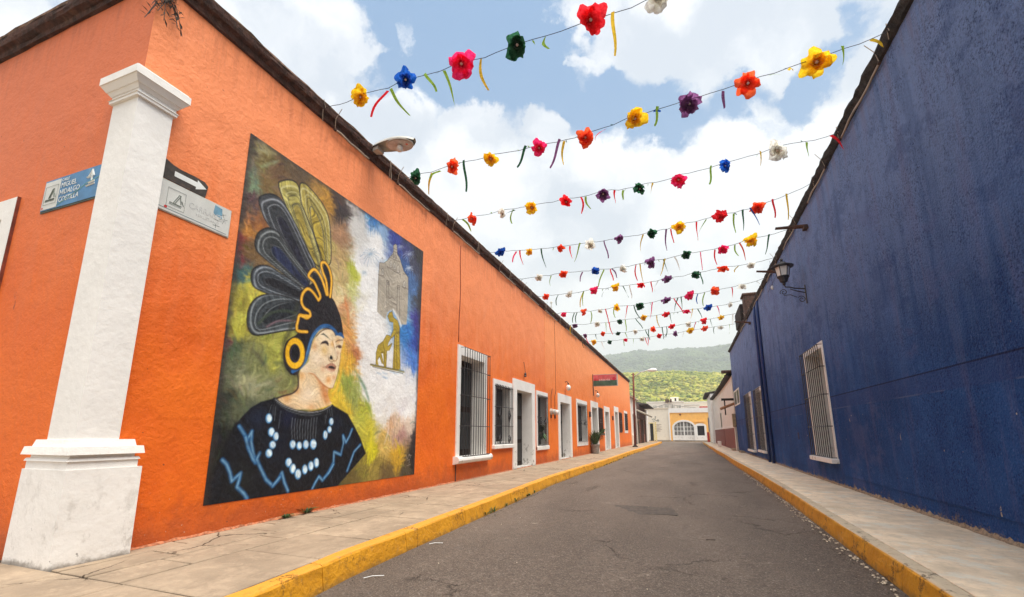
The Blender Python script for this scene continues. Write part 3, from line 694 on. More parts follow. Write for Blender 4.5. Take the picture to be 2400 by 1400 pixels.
# keep cells only where they belong (holes clipped to each band)
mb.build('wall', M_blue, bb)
mb = MB(); mb.box((RX + .05, END_R - .02, -.2), (12, END_R, 6.5)); mb.box((11.8, -3, -.2), (12, END_R - .03, 6.5)); mb.box((RX + .05, -3, -.2), (11.7, -2.9, 6.4)); mb.build('rear_wall', M_blue, bb)
mb = MB(); mb.box((RX + .02, -2.85, 6.45), (11.75, END_R, 6.49)); mb.build('roof', M_slat, bb)
rp = [((RX, -3 + i * .16, 0), (-1, 0)) for i in range(int((END_R + 3) / .16) + 1)]
cornice('eave', bb, [(-.02, 6.33), (.06, 6.35), (.09, 6.39), (.12, 6.44), (.11, 6.48), (.04, 6.51), (-.25, 6.50)], rp, M_tile_dark, None, jt=.014)
for a in BW: window_x(bb, RX, -1, *a)
wn = sub_empty('window', bb, (RX, SW[0], SW[2])); mb = MB(); frame_x(mb, RX, -1, *SW, .16, .08, .08, .25, .03); mb.box((RX - .03, 31.25, 2.88), (RX + .1, 31.4, 3.67)); mb.build('frame', M_white, wn)
mb = MB(); mb.box((RX + .0, 29.86, 2.88), (RX + .03, 31.24, 3.67)); mb.box((RX + .0, 31.41, 2.88), (RX + .03, 32.84, 3.67)); mb.build('pane', M_glass, wn)
for y in (19.87, 20.75):
    mb = MB(); mb.tube([(RX - .07, y, .0), (RX - .07, y, 5.9), (RX - .02, y, 6.3)], .055, 8); mb.build('pipe', M_pipe, bb, smooth=True)
    
# spouts sticking out through the wall head
def spout(px0, px1, xo, label):
    a = onX(*px0, RX); d = Vector((-xo, 0, 0)); b = onX(*px1, RX - xo); b.y = a.y + (b.y - a.y) * .35
    t_ = thing('water_spout', a, label, 'spout', 'wooden water spouts')
    mb = MB(); dr = (b - a).normalized(); u = Vector((0, 1, 0)); v = dr.cross(u).normalized(); vs = []
    n = 6
    for i in range(n + 1):
        p_ = a.lerp(b, i / n); r_ = .075 - .03 * i / n
        for k in range(7):
            an = PI * (k / 6); vs.append(p_ + u * (math.cos(an) * r_) + Vector((0, 0, -1)) * (math.sin(an) * r_))
        for k in range(7):
            an = PI * (1 - k / 6); vs.append(p_ + u * (math.cos(an) * r_ * .7) + Vector((0, 0, -1)) * (math.sin(an) * r_ * .7))
    m_ = 14; fs = [(i*m_+k, i*m_+(k+1) % m_, (i+1)*m_+(k+1) % m_, (i+1)*m_+k) for i in range(n) for k in range(m_)]
    mb.add(vs, fs + [tuple(range(m_)), tuple(n*m_+k for k in range(m_))[::-1]]); mb.build('trough', M_wood, t_)
    mb = MB(); mb.box((RX - .10, a.y - .10, a.z - .10), (RX - .002, a.y + .10, a.z - .04)); mb.build('bracket', M_wood, t_)
spout((1893, 528), (1808, 555), .62, 'weathered wooden spout, nearest of those jutting from the blue wall')
spout((1832, 636), (1766, 651), .62, 'wooden spout jutting just behind the wall lantern')
spout((1760, 755), (1718, 762), .62, 'farthest wooden spout, below the dark chimney block')
# masonry block on the roof
t_ = thing('chimney_block', (RX + .1, 24.6, 6.6), 'dark masonry block standing on the edge of the blue roof', 'chimney')
mb = MB(); mb.box((RX - .18, 24.2, 6.5), (RX + .7, 26.6, 7.35), .03); mb.build('shaft', M_tile_dark, t_)
mb = MB(); mb.box((RX - .05, 23.4, 6.5), (RX + .5, 24.15, 7.55), .03); mb.box((RX - .12, 23.35, 7.55), (RX + .55, 24.2, 7.65), .02); mb.build('cap', M_wood, t_)

# wall lantern
yl = 12.7
base = Vector((RX, yl, 4.55)); lc = onY(1836, 650, yl)
t_ = thing('wall_lantern', base, 'black wrought iron lantern on scroll bracket high on the blue wall', 'lantern')
mb = MB(); mb.box((RX - .03, yl - .03, 4.25), (RX, yl + .03, 4.72)); mb.build('wall_plate', M_iron, t_)
bot = onY(1838, 668, yl); mb = MB()
j = Vector((bot.x, yl, bot.z - .06))
mb.tube([(RX - .02, yl, 4.62), (RX - .25, yl, 4.66), (j.x + .12, yl, 4.70), (j.x + .02, yl, j.z), (j.x, yl, j.z + .08)], .016, 6)
mb.tube([(RX - .02, yl, 4.52), (RX - .2, yl, 4.58), (RX - .34, yl, 4.65)], .013, 6)
mb.build('bracket', M_iron, t_, smooth=True)
def scroll(cx, cz, r0, r1, a0, turns, n=26):
    return [(cx + (r0 + (r1-r0)*i/n) * math.cos(a0 + turns*2*PI*i/n), yl, cz + (r0 + (r1-r0)*i/n) * math.sin(a0 + turns*2*PI*i/n)) for i in range(n+1)]
mb = MB(); mb.tube(scroll(RX - .12, 4.36, .02, .09, 0, 1.4), .009, 5); mb.tube([(RX - .21, yl, 4.42), (RX - .35, yl, 4.50), (RX - .5, yl, 4.50)], .009, 5); mb.tube(scroll(RX - .49, 4.58, .02, .085, 1., 1.4), .009, 5); mb.build('scroll', M_iron, t_, smooth=True)
B = Vector((j.x, yl, j.z + .05))
mb = MB(); mb.lathe(B, [(.025, 0), (.04, .03), (.035, .06), (.085, .09), (.105, .16), (.125, .20), (.14, .21), (.14, .235)], 12); mb.build('lantern_base', M_iron, t_, smooth=False)
mb = MB(); mb.lathe(B, [(.125, .235), (.165, .47)], 6); mb.build('glass', M_bulb, t_)
mb = MB()
for k in range(6):
    a = 2*PI*k/6; mb.tube([B + Vector((.13*math.cos(a), .13*math.sin(a), .23)), B + Vector((.172*math.cos(a), .172*math.sin(a), .475))], .010, 4)
mb.build('cage_bar', M_iron, t_)
mb = MB(); mb.lathe(B, [(.17, .47), (.255, .475), (.26, .50), (.20, .53), (.11, .56), (.09, .60), (.03, .62), (.028, .65), (.04, .67), (.02, .71)], 16); mb.build('hood', M_iron, t_)
# loose cable with a white socket on the blue wall
t_ = thing('hanging_bulb', onX(1813, 672, RX), 'tiny white bulb hanging on thin wires below the lantern spout', 'bulb')
c = onX(1813, 672, RX); mb = MB(); mb.tube([c + Vector((-.03, 0, .05)), c + Vector((-.02, .02, .5)), c + Vector((-.02, 0, .9))], .006, 4); mb.tube([c + Vector((-.03, 0, .06)), c + Vector((-.02, 1., .08)), c + Vector((-.02, -.8, .15))], .005, 4); mb.build('wire', M_pipe, t_)
mb = MB(); mb.lathe(c + Vector((-.04, 0, -.1)), [(.01, 0), (.045, .03), (.05, .07), (.03, .13)], 8); mb.build('bulb', M_bulb, t_)
mb = MB(); mb.box((RX - .22, 29.8, -.01), (RX + .001, 31.0, .10)); one('concrete_step', mb, M_slab, 'low concrete step against the far end of the blue wall', 'step')
# vent plate and cap on the blue wall
mb = MB(); a = onX(1873, 1022, RX); mb.lathe(a, [(.12, 0), (.12, .012), (.10, .02)], 12, Matrix.Rotation(-PI/2, 3, 'Y')); one('wall_cover', mb, simple('dark_blue_cover', L3(24, 34, 84), .8, .2), 'round dark blue cover low on the blue wall near the barred window', 'cover')

# ---------------------------------------------------------------- street lamp head over the orange roof
t_ = thing('street_light', (-5.0, 6.1, 6.3), 'grey cobra head street light reaching over the orange roof edge', 'street light')
a, b = onY(872, 352, 6.1), onY(972, 331, 6.1); ax = (b - a).normalized()
mb = MB(); mb.tube([(-5.6, 6.1, 6.4), (-5.2, 6.1, 6.27), a + ax * .08], .028, 8); mb.build('arm', M_metal, t_, smooth=True)
side = Vector((0, 1, 0)); upv = ax.cross(side); upv = upv if upv.z > 0 else -upv
mb = MB(); vs = []; n = 12; k_ = 10
for i in range(n + 1):
    u = i / n; ww = .05 + .16 * math.sin(PI * min(1, u * 1.02)) ** .6 * (.55 + .45 * u) if 0 < i < n else .04
    hh = .03 + .085 * math.sin(PI * (u * .9 + .05)) ** .7
    c = a.lerp(b, u)
    for q in range(k_ + 1):
        an = PI * q / k_; vs.append(c + side * (ww * math.cos(an)) + upv * (hh * math.sin(an)))
fs = [(i*(k_+1)+q, i*(k_+1)+q+1, (i+1)*(k_+1)+q+1, (i+1)*(k_+1)+q) for i in range(n) for q in range(k_)]
mb.add(vs, fs); mb.build('housing', M_metal, t_, smooth=True)
mb = MB(); c0 = a.lerp(b, .22); mb.prism([c0 + side*.09 - upv*.0, c0 - side*.09, a + side*-.05, a + side*.05], -upv * .07); mb.build('gear_box', M_metal, t_)
mb = MB(); c0 = a.lerp(b, .66)
Mr = Matrix((ax * .25, side * .18, upv)).transposed()
mb.lathe(c0, [(1.04, -.022), (1.06, .0), (.9, .02), (.5, .03)], 20, Mr); mb.build('rim', M_metal, t_, smooth=False)
mb = MB(); mb.lathe(c0, [(.92, -.028), (.9, -.026)], 18, Mr); mb.build('reflector', simple('grey_reflector', L3(196, 198, 198), .3, .2), t_)
mb = MB(); mb.lathe(c0, [(.03, -.14), (.052, -.13), (.055, -.05), (.035, -.02)], 10); mb.build('bulb', M_bulb, t_, smooth=True)
mb = MB(); c1 = a.lerp(b, .82); mb.lathe(c1, [(.02, -.035), (.03, -.02), (.02, .0)], 6); mb.build('lens', simple('orange_lens', L3(220, 110, 70), .4), t_)

# ---------------------------------------------------------------- signs
M_signblue = simple('faded_blue_enamel', L3(60, 120, 166), .45, .15, 6., dirt=L3(130, 176, 190), dirtamt=.6, ds=5.)
M_signwhite = simple('bleached_sign_white', L3(206, 206, 200), .5, .05, 5.)
M_signblack = simple('flaking_black_paint', L3(58, 50, 44), .7, .3, 14., dirt=L3(110, 84, 66), dirtamt=.6, ds=20.)
M_ink = simple('grey_green_ink', L3(112, 120, 112), .6, .2); M_faint = simple('faded_lettering', L3(196, 196, 193), .6, .03)
M_letter = simple('white_lettering', L3(226, 228, 224), .5, .05)
def text(body, size, m, parent, name, loc, rot, sx=1., ext=.0008, align='LEFT'):
    cu = bpy.data.curves.new(name, 'FONT'); cu.body = body; cu.size = size; cu.align_x = align; cu.extrude = ext; cu.resolution_u = 2
    tmp = bpy.data.objects.new('tmp', cu); COL.objects.link(tmp)
    dg = bpy.context.evaluated_depsgraph_get(); dg.update(); me = bpy.data.meshes.new_from_object(tmp.evaluated_get(dg)); me.name = name
    bpy.data.objects.remove(tmp); bpy.data.curves.remove(cu); me.materials.clear(); me.materials.append(m)
    o = bpy.data.objects.new(name, me); COL.objects.link(o); o.parent = parent; o.location = Vector(loc) - wpos(parent); o.rotation_euler = rot; o.scale = (sx, 1, 1); return o
def plate(parent, name, m, face, u0, u1, z0, z1, off, th=.004, jag=0):
    # face 'L' = street face (u is y), 'S' = side face (u is x, outward -y)
    mb = MB(); P = [(u0, z0), (u1, z0), (u1, z1), (u0, z1)]
    if jag: P = [(u + jit(jag), z + jit(jag)) for u, z in P]
    pts = [(LX + off, u, z) if face == 'L' else (u, 2.5 - off, z) for u, z in P]
    mb.prism(pts, (th, 0, 0) if face == 'L' else (0, -th, 0)); return mb.build(name, m, parent)
def strokes(parent, name, m, face, segs, off, r=.0025):
    mb = MB()
    for sg in segs: mb.tube([(LX + off, u, z) if face == 'L' else (u, 2.5 - off, z) for u, z in sg], r, 4)
    return mb.build(name, m, parent)
RL = (PI/2, 0, PI/2); RS = (PI/2, 0, 0)
def logo(t_, face, u, z, w_, off):
    strokes(t_, 'emblem', M_ink, face, [[(u + w_*.40, z + .11), (u + w_*.62, z + .22)], [(u + w_*.48, z + .11), (u + w_*.70, z + .22)], [(u + w_*.66, z + .22), (u + w_*.74, z + .12)], [(u + w_*.76, z + .16), (u + w_*.86, z + .11)]], off + .003, .0042)
    bx = [(u + .02, z + .045), (u + w_ - .02, z + .045), (u + w_ - .02, z + .26), (u + .02, z + .26), (u + .02, z + .045)]
    strokes(t_, 'border_line', M_ink, face, [bx], off + .003, .0016)
    segs = []
    for k in range(11): uu = u + .05 + (w_ - .10) * k / 11; segs.append([(uu, z + .075), (uu + .006, z + .10)]); segs.append([(uu, z + .10), (uu + .011, z + .10)])
    strokes(t_, 'small_print', M_ink, face, segs, off + .003, .0025)
# side sign
t_ = thing('street_sign', (-6.42, 2.5, 3.5), 'blue street name plate reading Miguel Hidalgo, left of the white pilaster', 'street sign', 'street name plates')
u0, u1, z0, z1 = -6.48, -5.40, 3.48, 3.84
plate(t_, 'plate', M_signblue, 'S', u0, u1, z0, z1, .012)
plate(t_, 'backing', simple('sign_edge', L3(86, 92, 80), .7), 'S', u0 - .012, u1, z0 - .02, z1 + .004, .004, .006)
plate(t_, 'white_panel', M_signwhite, 'S', u0 + .012, u0 + .30, z0 + .01, z1 - .02, .017, .002); logo(t_, 'S', u0 + .02, z0 + .02, .27, .019)
for k, (s_, sz, zz) in enumerate([('CALLE', .05, .30), ('MIGUEL', .085, .225), ('HIDALGO', .085, .14), ('COSTILLA', .085, .055)]):
    text(s_, sz, M_letter, t_, 'lettering', (u0 + .315, 2.5 - .0185, z0 + zz), RS, .95)
strokes(t_, 'swash', simple('pale_cyan_streak', L3(130, 190, 200), .5), 'S', [[(u0 + .30, z0 + .03), (u0 + .55, z0 + .10), (u0 + .8, z0 + .19), (u1, z0 + .24)]], .0165, .006)
strokes(t_, 'crest', M_letter, 'S', [[(u0+.80, z0+.24), (u0+.86, z0+.32)], [(u0+.86, z0+.32), (u0+.90, z0+.25)], [(u0+.78, z0+.25), (u0+.88, z0+.245)], [(u0+.82, z0+.18), (u0+.92, z0+.19)], [(u0+.79, z0+.15), (u0+.93, z0+.16)], [(u0+.86, z0+.33), (u0+.87, z0+.20)]], .018, .010)
mb = MB(); mb.lathe((u0 + .035, 2.5 - .019, z0 + .03), [(.013, 0), (.013, .002)], 10, Matrix.Rotation(PI/2, 3, 'X')); mb.build('red_dot', M_red, t_)
# street sign on the street face
t_ = thing('street_sign', (LX, 2.84, 3.45), 'bleached white street name plate below the black arrow, right of the pilaster', 'street sign', 'street name plates')
u0, u1, z0, z1 = 2.80, 3.63, 3.45, 3.79
plate(t_, 'plate', M_signwhite, 'L', u0, u1, z0, z1, .012)
plate(t_, 'backing', simple('sign_edge_white', L3(196, 188, 170), .7), 'L', u0, u1 + .012, z0 - .012, z1 + .008, .004, .006)
logo(t_, 'L', u0 + .08, z0 + .015, .23, .016)
text('CARRANZA', .10, M_faint, t_, 'lettering', (LX + .0172, u0 + .33, z0 + .15), RL, .85)
text('VENUSTIANO', .05, M_faint, t_, 'lettering', (LX + .0172, u0 + .42, z0 + .09), RL, .9)
strokes(t_, 'rule', simple('teal_rule', L3(70, 110, 120), .6), 'L', [[(u0 + .02, z0 + .03), (u0 + .5, z0 + .028), (u1 - .03, z0 + .02)]], .0165, .0025)
plate(t_, 'blue_patch', simple('blue_green_patch', L3(110, 156, 180), .6, .2), 'L', u1 - .21, u1 - .10, z0 + .20, z0 + .315, .0165, .0012, .012)
strokes(t_, 'crest', M_ink, 'L', [[(u1-.13, z0+.22), (u1-.06, z0+.26)], [(u1-.10, z0+.26), (u1-.07, z0+.19)], [(u1-.13, z0+.17), (u1-.03, z0+.20)], [(u1-.09, z0+.13), (u1-.07, z0+.18)], [(u1-.20, z0+.15), (u1-.14, z0+.14)], [(u1-.2, z0+.07), (u1-.12, z0+.08)], [(u1-.17, z0+.09), (u1-.165, z0+.04)]], .0165, .0022)
mb = MB(); mb.lathe((LX + .0165, u0 + .10, z0 + .045), [(.016, 0), (.016, .002)], 10, Matrix.Rotation(PI/2, 3, 'Y')); mb.build('red_dot', M_red, t_)
t_ = thing('arrow_sign', (LX, 2.83, 3.82), 'black one way sign with white arrow above the bleached plate', 'sign')
mb = MB(); P = [(2.80, 3.805), (3.30, 3.80), (3.318, 3.95), (3.27, 3.985), (3.15, 3.99), (3.0, 3.985), (2.92, 3.995), (2.88, 4.01), (2.80, 4.04)]
mb.prism([(LX + .008, u, z) for u, z in P], (.006, 0, 0)); mb.build('plate', M_signblack, t_)
mb = MB(); P = [(2.94, 3.875), (3.18, 3.875), (3.18, 3.845), (3.30, 3.905), (3.19, 3.965), (3.19, 3.935), (2.94, 3.935)]
mb.prism([(LX + .0145, u, z) for u, z in P], (.002, 0, 0)); mb.build('arrow', M_letter, t_)
# projecting shop sign
t_ = thing('shop_sign', (LX, 27, 4.5), 'pink and green sign box projecting from the orange wall far down the street', 'sign')
x0, x1, z0, z1 = -5.05, -3.62, 3.83, 4.53
mb = MB(); mb.box((x0, 27.0, z0), (x1, 27.14, z1)); mb.build('case', M_metal, t_)
mb = MB(); mb.box((x0 + .02, 26.985, z0 + .34), (x1 - .05, 26.999, z1 - .03)); mb.build('upper_panel', simple('sign_pink', L3(206, 96, 100), .5, .15, 4.), t_)
mb = MB(); mb.box((x0 + .02, 26.985, z0 + .03), (x1 - .05, 26.999, z0 + .338)); mb.build('lower_panel', simple('sign_green', L3(66, 100, 82), .5, .2, 4.), t_)
mb = MB()
for (u, v, a, b) in ((.08, .34, .14, .40), (.15, .34, .19, .40), (.21, .33, .26, .39)): mb.box((x0 + u, 26.978, z0 + v), (x0 + a, 26.984, z0 + b + .03))
mb.lathe((x1 - .20, 26.984, z0 + .42), [(.10, 0), (.10, .005)], 12, Matrix.Rotation(PI/2, 3, 'X')); mb.build('red_marks', simple('sign_crimson', L3(190, 30, 60), .5), t_)
mb = MB()
for k in range(9):
    u = x0 + .38 + k * .075; mb.tube([(u, 26.98, z0 + .30), (u + jit(.02), 26.98, z0 + .42)], .010, 4)
mb.build('letter_strokes', M_letter, t_)
mb = MB(); mb.box((LX, 27.03, 3.3), (LX + .05, 27.09, 4.55)); mb.build('bracket', M_rustiron, t_)

# ---------------------------------------------------------------- the mural: paint computed on the wall, stored as colour per vertex
MY0, MY1, MZ0, MZ1 = 3.76, 8.02, .31, 4.97
PXM = 150                                            # canvas samples per metre
cw, chh = int((MY1 - MY0) * PXM), int((MZ1 - MZ0) * PXM)
UU, VV = np.meshgrid(np.arange(cw) + .5, np.arange(chh) + .5)   # V up
def vnoise(h, w_, cell, seed, ax=1., ay=1.):
    g = np.random.default_rng(seed); nx, ny = int(w_ / (cell * ax)) + 3, int(h / (cell * ay)) + 3
    a = g.random((ny, nx)); x = np.arange(w_) / (cell * ax); y = np.arange(h) / (cell * ay)
    xi = x.astype(int); yi = y.astype(int); fx = x - xi; fy = y - yi; fx = fx*fx*(3-2*fx); fy = fy*fy*(3-2*fy)
    a0 = a[yi][:, xi] * (1-fx) + a[yi][:, xi+1] * fx; a1 = a[yi+1][:, xi] * (1-fx) + a[yi+1][:, xi+1] * fx
    return a0 * (1-fy)[:, None] + a1 * fy[:, None]
def mc(x, y):                                        # traced pixel -> canvas
    p_ = onX(x, y, LX); return ((p_.y - MY0) * PXM, (p_.z - MZ0) * PXM)
c3 = lambda pts: [mc(460 + x / 2.916, 280 + y / 2.916) for x, y in pts]
c4 = lambda pts: [mc(460 + x / 2.916, 720 + y / 2.916) for x, y in pts]
cS = lambda pts: [mc(860 + x / 4.12, 560 + y / 4.12) for x, y in pts]
cF = lambda pts: [mc(640 + x / 6.365, 740 + y / 6.365) for x, y in pts]
BG = [(584,316,62,52,42),(600,345,75,62,48),(612,352,150,140,100),(625,375,110,95,50),(580,420,78,62,50),(650,400,104,76,48),(700,400,92,72,50),(560,560,140,50,44),(592,430,125,150,115),(570,500,96,72,58),
(610,510,140,90,55),(596,600,110,84,50),(568,640,60,90,92),(548,700,160,150,60),(560,760,170,164,62),(600,680,196,180,66),(530,800,110,64,66),(540,850,92,98,72),(600,860,120,124,78),(650,820,160,160,72),(580,900,150,150,116),
(620,920,124,128,92),(660,930,120,120,72),(520,950,50,55,46),(560,960,92,97,72),(505,1060,28,30,28),(490,1150,14,16,18),(640,440,120,95,55),(590,540,180,120,50),(700,380,100,80,45),(760,430,130,100,52),(790,470,74,56,46),
(800,500,58,48,48),(765,470,180,130,50),(795,550,160,120,88),(800,610,180,150,100),(832,480,190,182,176),(835,540,208,205,200),(856,478,60,130,190),(878,500,56,120,190),(900,545,140,170,205),(925,562,54,64,140),(950,590,60,62,110),
(982,600,58,54,54),(986,700,62,58,60),(968,620,64,64,84),(850,610,220,220,222),(840,700,228,224,218),(858,800,228,224,220),(855,900,226,223,218),(800,650,190,165,112),(800,695,222,200,150),(822,640,176,180,60),(808,715,206,150,104),
(830,690,206,204,130),(815,780,210,150,80),(822,850,224,172,60),(832,830,196,124,78),(812,900,150,160,70),(832,925,150,156,80),(852,965,176,176,64),(800,955,224,192,62),(862,1005,196,186,62),(868,1055,206,196,40),(880,1085,150,130,60),
(902,1040,206,172,92),(930,1072,200,156,46),(905,1112,110,90,52),(950,1104,80,70,52),(967,1085,30,28,28),(973,1040,44,36,38),(940,1022,182,140,130),(880,905,232,230,226),(940,955,230,226,226),(960,885,228,228,230),(900,985,226,220,210),
(930,1003,214,184,154),(976,805,54,74,158),(965,850,78,120,196),(950,782,56,120,188),(942,745,150,182,208),(977,765,62,54,130),(962,660,76,108,156),(946,700,110,142,176),(950,620,60,90,140),(900,650,180,190,205),(780,1125,82,76,40),
(822,1112,104,88,46),(850,1088,126,112,50),(790,935,226,190,60),(700,330,90,72,50),(660,360,86,70,46),(955,1000,222,200,180),(975,930,226,224,226),(915,1000,214,170,130),(770,560,170,150,90),(740,470,160,120,60),(560,590,100,60,60),(590,470,80,60,60),(545,820,70,90,60)]
BG += [(x, y, 240, 238, 235) for x, y in ((872,650),(872,720),(868,780),(870,830),(850,850),(900,850),(890,950),(935,900),(868,930),(852,750),(838,620),(912,975),(850,660),(895,880),(930,930),(960,905),(880,880),(845,790),(880,580),(955,960))]
n1 = vnoise(chh, cw, 34, 1) - .5; n2_ = vnoise(chh, cw, 34, 2) - .5; n3_ = vnoise(chh, cw, 9, 3) - .5; n4 = vnoise(chh, cw, 9, 4) - .5
st0 = vnoise(chh, cw, 3., 13, 5, 1.2); st9 = vnoise(chh, cw, 3., 14, 1.2, 5)
# brush swirls: long thin noise bent by the coarse field
UX = UU + n1 * 24 + n3_ * 5 + (st0 - .5) * 16; VX_ = VV + n2_ * 24 + n4 * 5 + (st9 - .5) * 16
acc = np.zeros((chh, cw, 3)); wt = np.zeros((chh, cw))
for (x, y, r, g, b) in BG:
    u, v = mc(x, y); d2 = ((UX - u) ** 2 + (VX_ - v) ** 2) + 120; ww = 1 / d2 ** 2.3
    acc += ww[..., None] * np.array([r, g, b], float); wt += ww
CAN = acc / wt[..., None]
def sample(a, u, v): return a[np.clip(v.astype(int), 0, chh-1), np.clip(u.astype(int), 0, cw-1)]
st1 = vnoise(chh, cw, 3.2, 11, 9, .8); st2 = vnoise(chh, cw, 3.0, 12, .8, 9)
bend = n1 * 34
s_a = sample(st1, (UU + bend) % cw, (VV + n2_ * 44 + .35 * UU) % chh) - .5; s_b = sample(st2, (UU + n2_ * 44 + .25 * VV) % cw, (VV + bend) % chh) - .5
sel = (vnoise(chh, cw, 60, 21) > .5)[..., None]
strk = np.where(sel, s_a[..., None], s_b[..., None])
sat = CAN.max(2, keepdims=True) - CAN.min(2, keepdims=True)
CAN = CAN * (1 + strk * (.04 + .22 * np.clip(sat / 110, 0, 1) + .12 * np.clip((140 - CAN.mean(2, keepdims=True)) / 100, 0, 1))) + (vnoise(chh, cw, 2.4, 31) - .5)[..., None] * 12
# scattered loaded strokes of other hues
gg = np.random.default_rng(5)
def over(mask, col, box=None, add_noise=0.):
    global CAN
    c = np.asarray(col, float)
    if box: y0, y1, x0, x1 = box; sub_ = CAN[y0:y1, x0:x1]; sub_[:] = sub_ * (1 - mask[..., None]) + c * mask[..., None]
    else: CAN[:] = CAN * (1 - mask[..., None]) + c * mask[..., None]
def bbox(pts, pad):
    xs = [p_[0] for p_ in pts]; ys = [p_[1] for p_ in pts]
    x0, x1 = max(0, int(min(xs) - pad)), min(cw, int(max(xs) + pad) + 2); y0, y1 = max(0, int(min(ys) - pad)), min(chh, int(max(ys) + pad) + 2)
    return y0, y1, x0, x1
def smooth(pts, closed=True, n=6):
    P = [np.array(p_, float) for p_ in pts]; m = len(P); out = []
    rngi = range(m) if closed else range(m - 1)
    for i in rngi:
        p0, p1, p2, p3 = (P[(i-1) % m], P[i], P[(i+1) % m], P[(i+2) % m]) if closed else (P[max(i-1, 0)], P[i], P[i+1], P[min(i+2, m-1)])
        for k in range(n):
            t = k / n; out.append(.5 * ((2*p1) + (-p0+p2)*t + (2*p0-5*p1+4*p2-p3)*t*t + (-p0+3*p1-3*p2+p3)*t**3))
    if not closed: out.append(P[-1])
    return [tuple(o) for o in out]
def stroke(pts, width, col, soft=1.2, alpha=1., closed=False, taper=False, sm=True, streak=0.):
    if sm and len(pts) > 2: pts = smooth(pts, closed, 5)
    if closed: pts = pts + [pts[0]]
    y0, y1, x0, x1 = bbox(pts, width + 3)
    if x1 <= x0 or y1 <= y0: return
    X = UU[y0:y1, x0:x1]; Y = VV[y0:y1, x0:x1]; best = np.full(X.shape, 1e9); m = len(pts) - 1
    for i in range(m):
        ax_, ay_ = pts[i]; bx_, by_ = pts[i+1]; dx, dy = bx_-ax_, by_-ay_; L2 = dx*dx + dy*dy + 1e-9
        t = np.clip(((X-ax_)*dx + (Y-ay_)*dy) / L2, 0, 1); d = np.hypot(X-ax_-t*dx, Y-ay_-t*dy)
        wl = width * (math.sin(PI * (i + .5) / m) * .7 + .3) if taper else width
        best = np.minimum(best, d - wl / 2)
    a = np.clip(.5 - best / soft, 0, 1) * alpha
    if streak: a = a * np.clip(1 - streak + 2 * streak * vnoise(chh, cw, 3, int(width*7) % 50 + 60, 3, 3)[y0:y1, x0:x1], 0, 1)
    over(a, col, (y0, y1, x0, x1))
def fill(pts, col, soft=1.2, sm=True, alpha=1., tex=.12, col2=None, dirv=None):
    if sm: pts = smooth(pts, True, 5)
    y0, y1, x0, x1 = bbox(pts, 3)
    if x1 <= x0 or y1 <= y0: return
    X = UU[y0:y1, x0:x1]; Y = VV[y0:y1, x0:x1]; ins = np.zeros(X.shape, bool); best = np.full(X.shape, 1e9); m = len(pts)
    for i in range(m):
        ax_, ay_ = pts[i]; bx_, by_ = pts[(i+1) % m]; dx, dy = bx_-ax_, by_-ay_
        if abs(dy) > 1e-9:
            cr = ((ay_ > Y) != (by_ > Y)) & (X < dx * (Y - ay_) / dy + ax_); ins ^= cr
        t = np.clip(((X-ax_)*dx + (Y-ay_)*dy) / (dx*dx+dy*dy+1e-9), 0, 1); best = np.minimum(best, np.hypot(X-ax_-t*dx, Y-ay_-t*dy))
    sd = np.where(ins, -best, best); a = np.clip(.5 - sd / soft, 0, 1) * alpha
    c = np.array(col, float)[None, None, :] * np.ones(X.shape + (1,))
    if col2 is not None:
        g = np.clip(-sd / max(1., (-sd).max()), 0, 1)[..., None]; c = c * (1 - g) + np.array(col2, float) * g
    c = c * (1 + tex * 2 * strk[y0:y1, x0:x1]) + tex * 60 * (vnoise(chh, cw, 5, 77)[y0:y1, x0:x1, None] - .5)
    sub_ = CAN[y0:y1, x0:x1]; sub_[:] = sub_ * (1 - a[..., None]) + c * a[..., None]
def blob(px, r, col, alpha=.6):
    u, v = px; y0, y1, x0, x1 = bbox([px], r * 2.2)
    if x1 <= x0 or y1 <= y0: return
    X = UU[y0:y1, x0:x1] - u; Y = VV[y0:y1, x0:x1] - v; over(np.exp(-(X*X+Y*Y) / (r*r)) * alpha, col, (y0, y1, x0, x1))
def scaled(pts, base, k): return [(base[0] + (x - base[0]) * k, base[1] + (y - base[1]) * k) for x, y in pts]
AF = vnoise(chh, cw, 110, 91) * 5.2 - .8 + (vnoise(chh, cw, 40, 92) - .5) * 1.6
for k in range(1900):                                  # loose dabs across the coloured half
    x = gg.uniform(500, 985); y = gg.uniform(330, 1120); u, v = mc(x, y)
    if not (0 < u < cw and 0 < v < chh): continue
    base_c = CAN[int(v), int(u)].copy(); 
    if base_c.min() > 185: continue
    hue = base_c * gg.uniform(.62, 1.42) + gg.normal(0, 9, 3); an = AF[int(v), int(u)] + gg.normal(0, .25); ln = gg.uniform(8, 30)
    stroke([(u, v), (u + ln*.5*math.cos(an), v + ln*.5*math.sin(an)), (u + ln*math.cos(an+.3), v + ln*math.sin(an+.3))], gg.uniform(2., 6.5), np.clip(hue, 8, 245), 2.6, gg.uniform(.2, .6), taper=True)
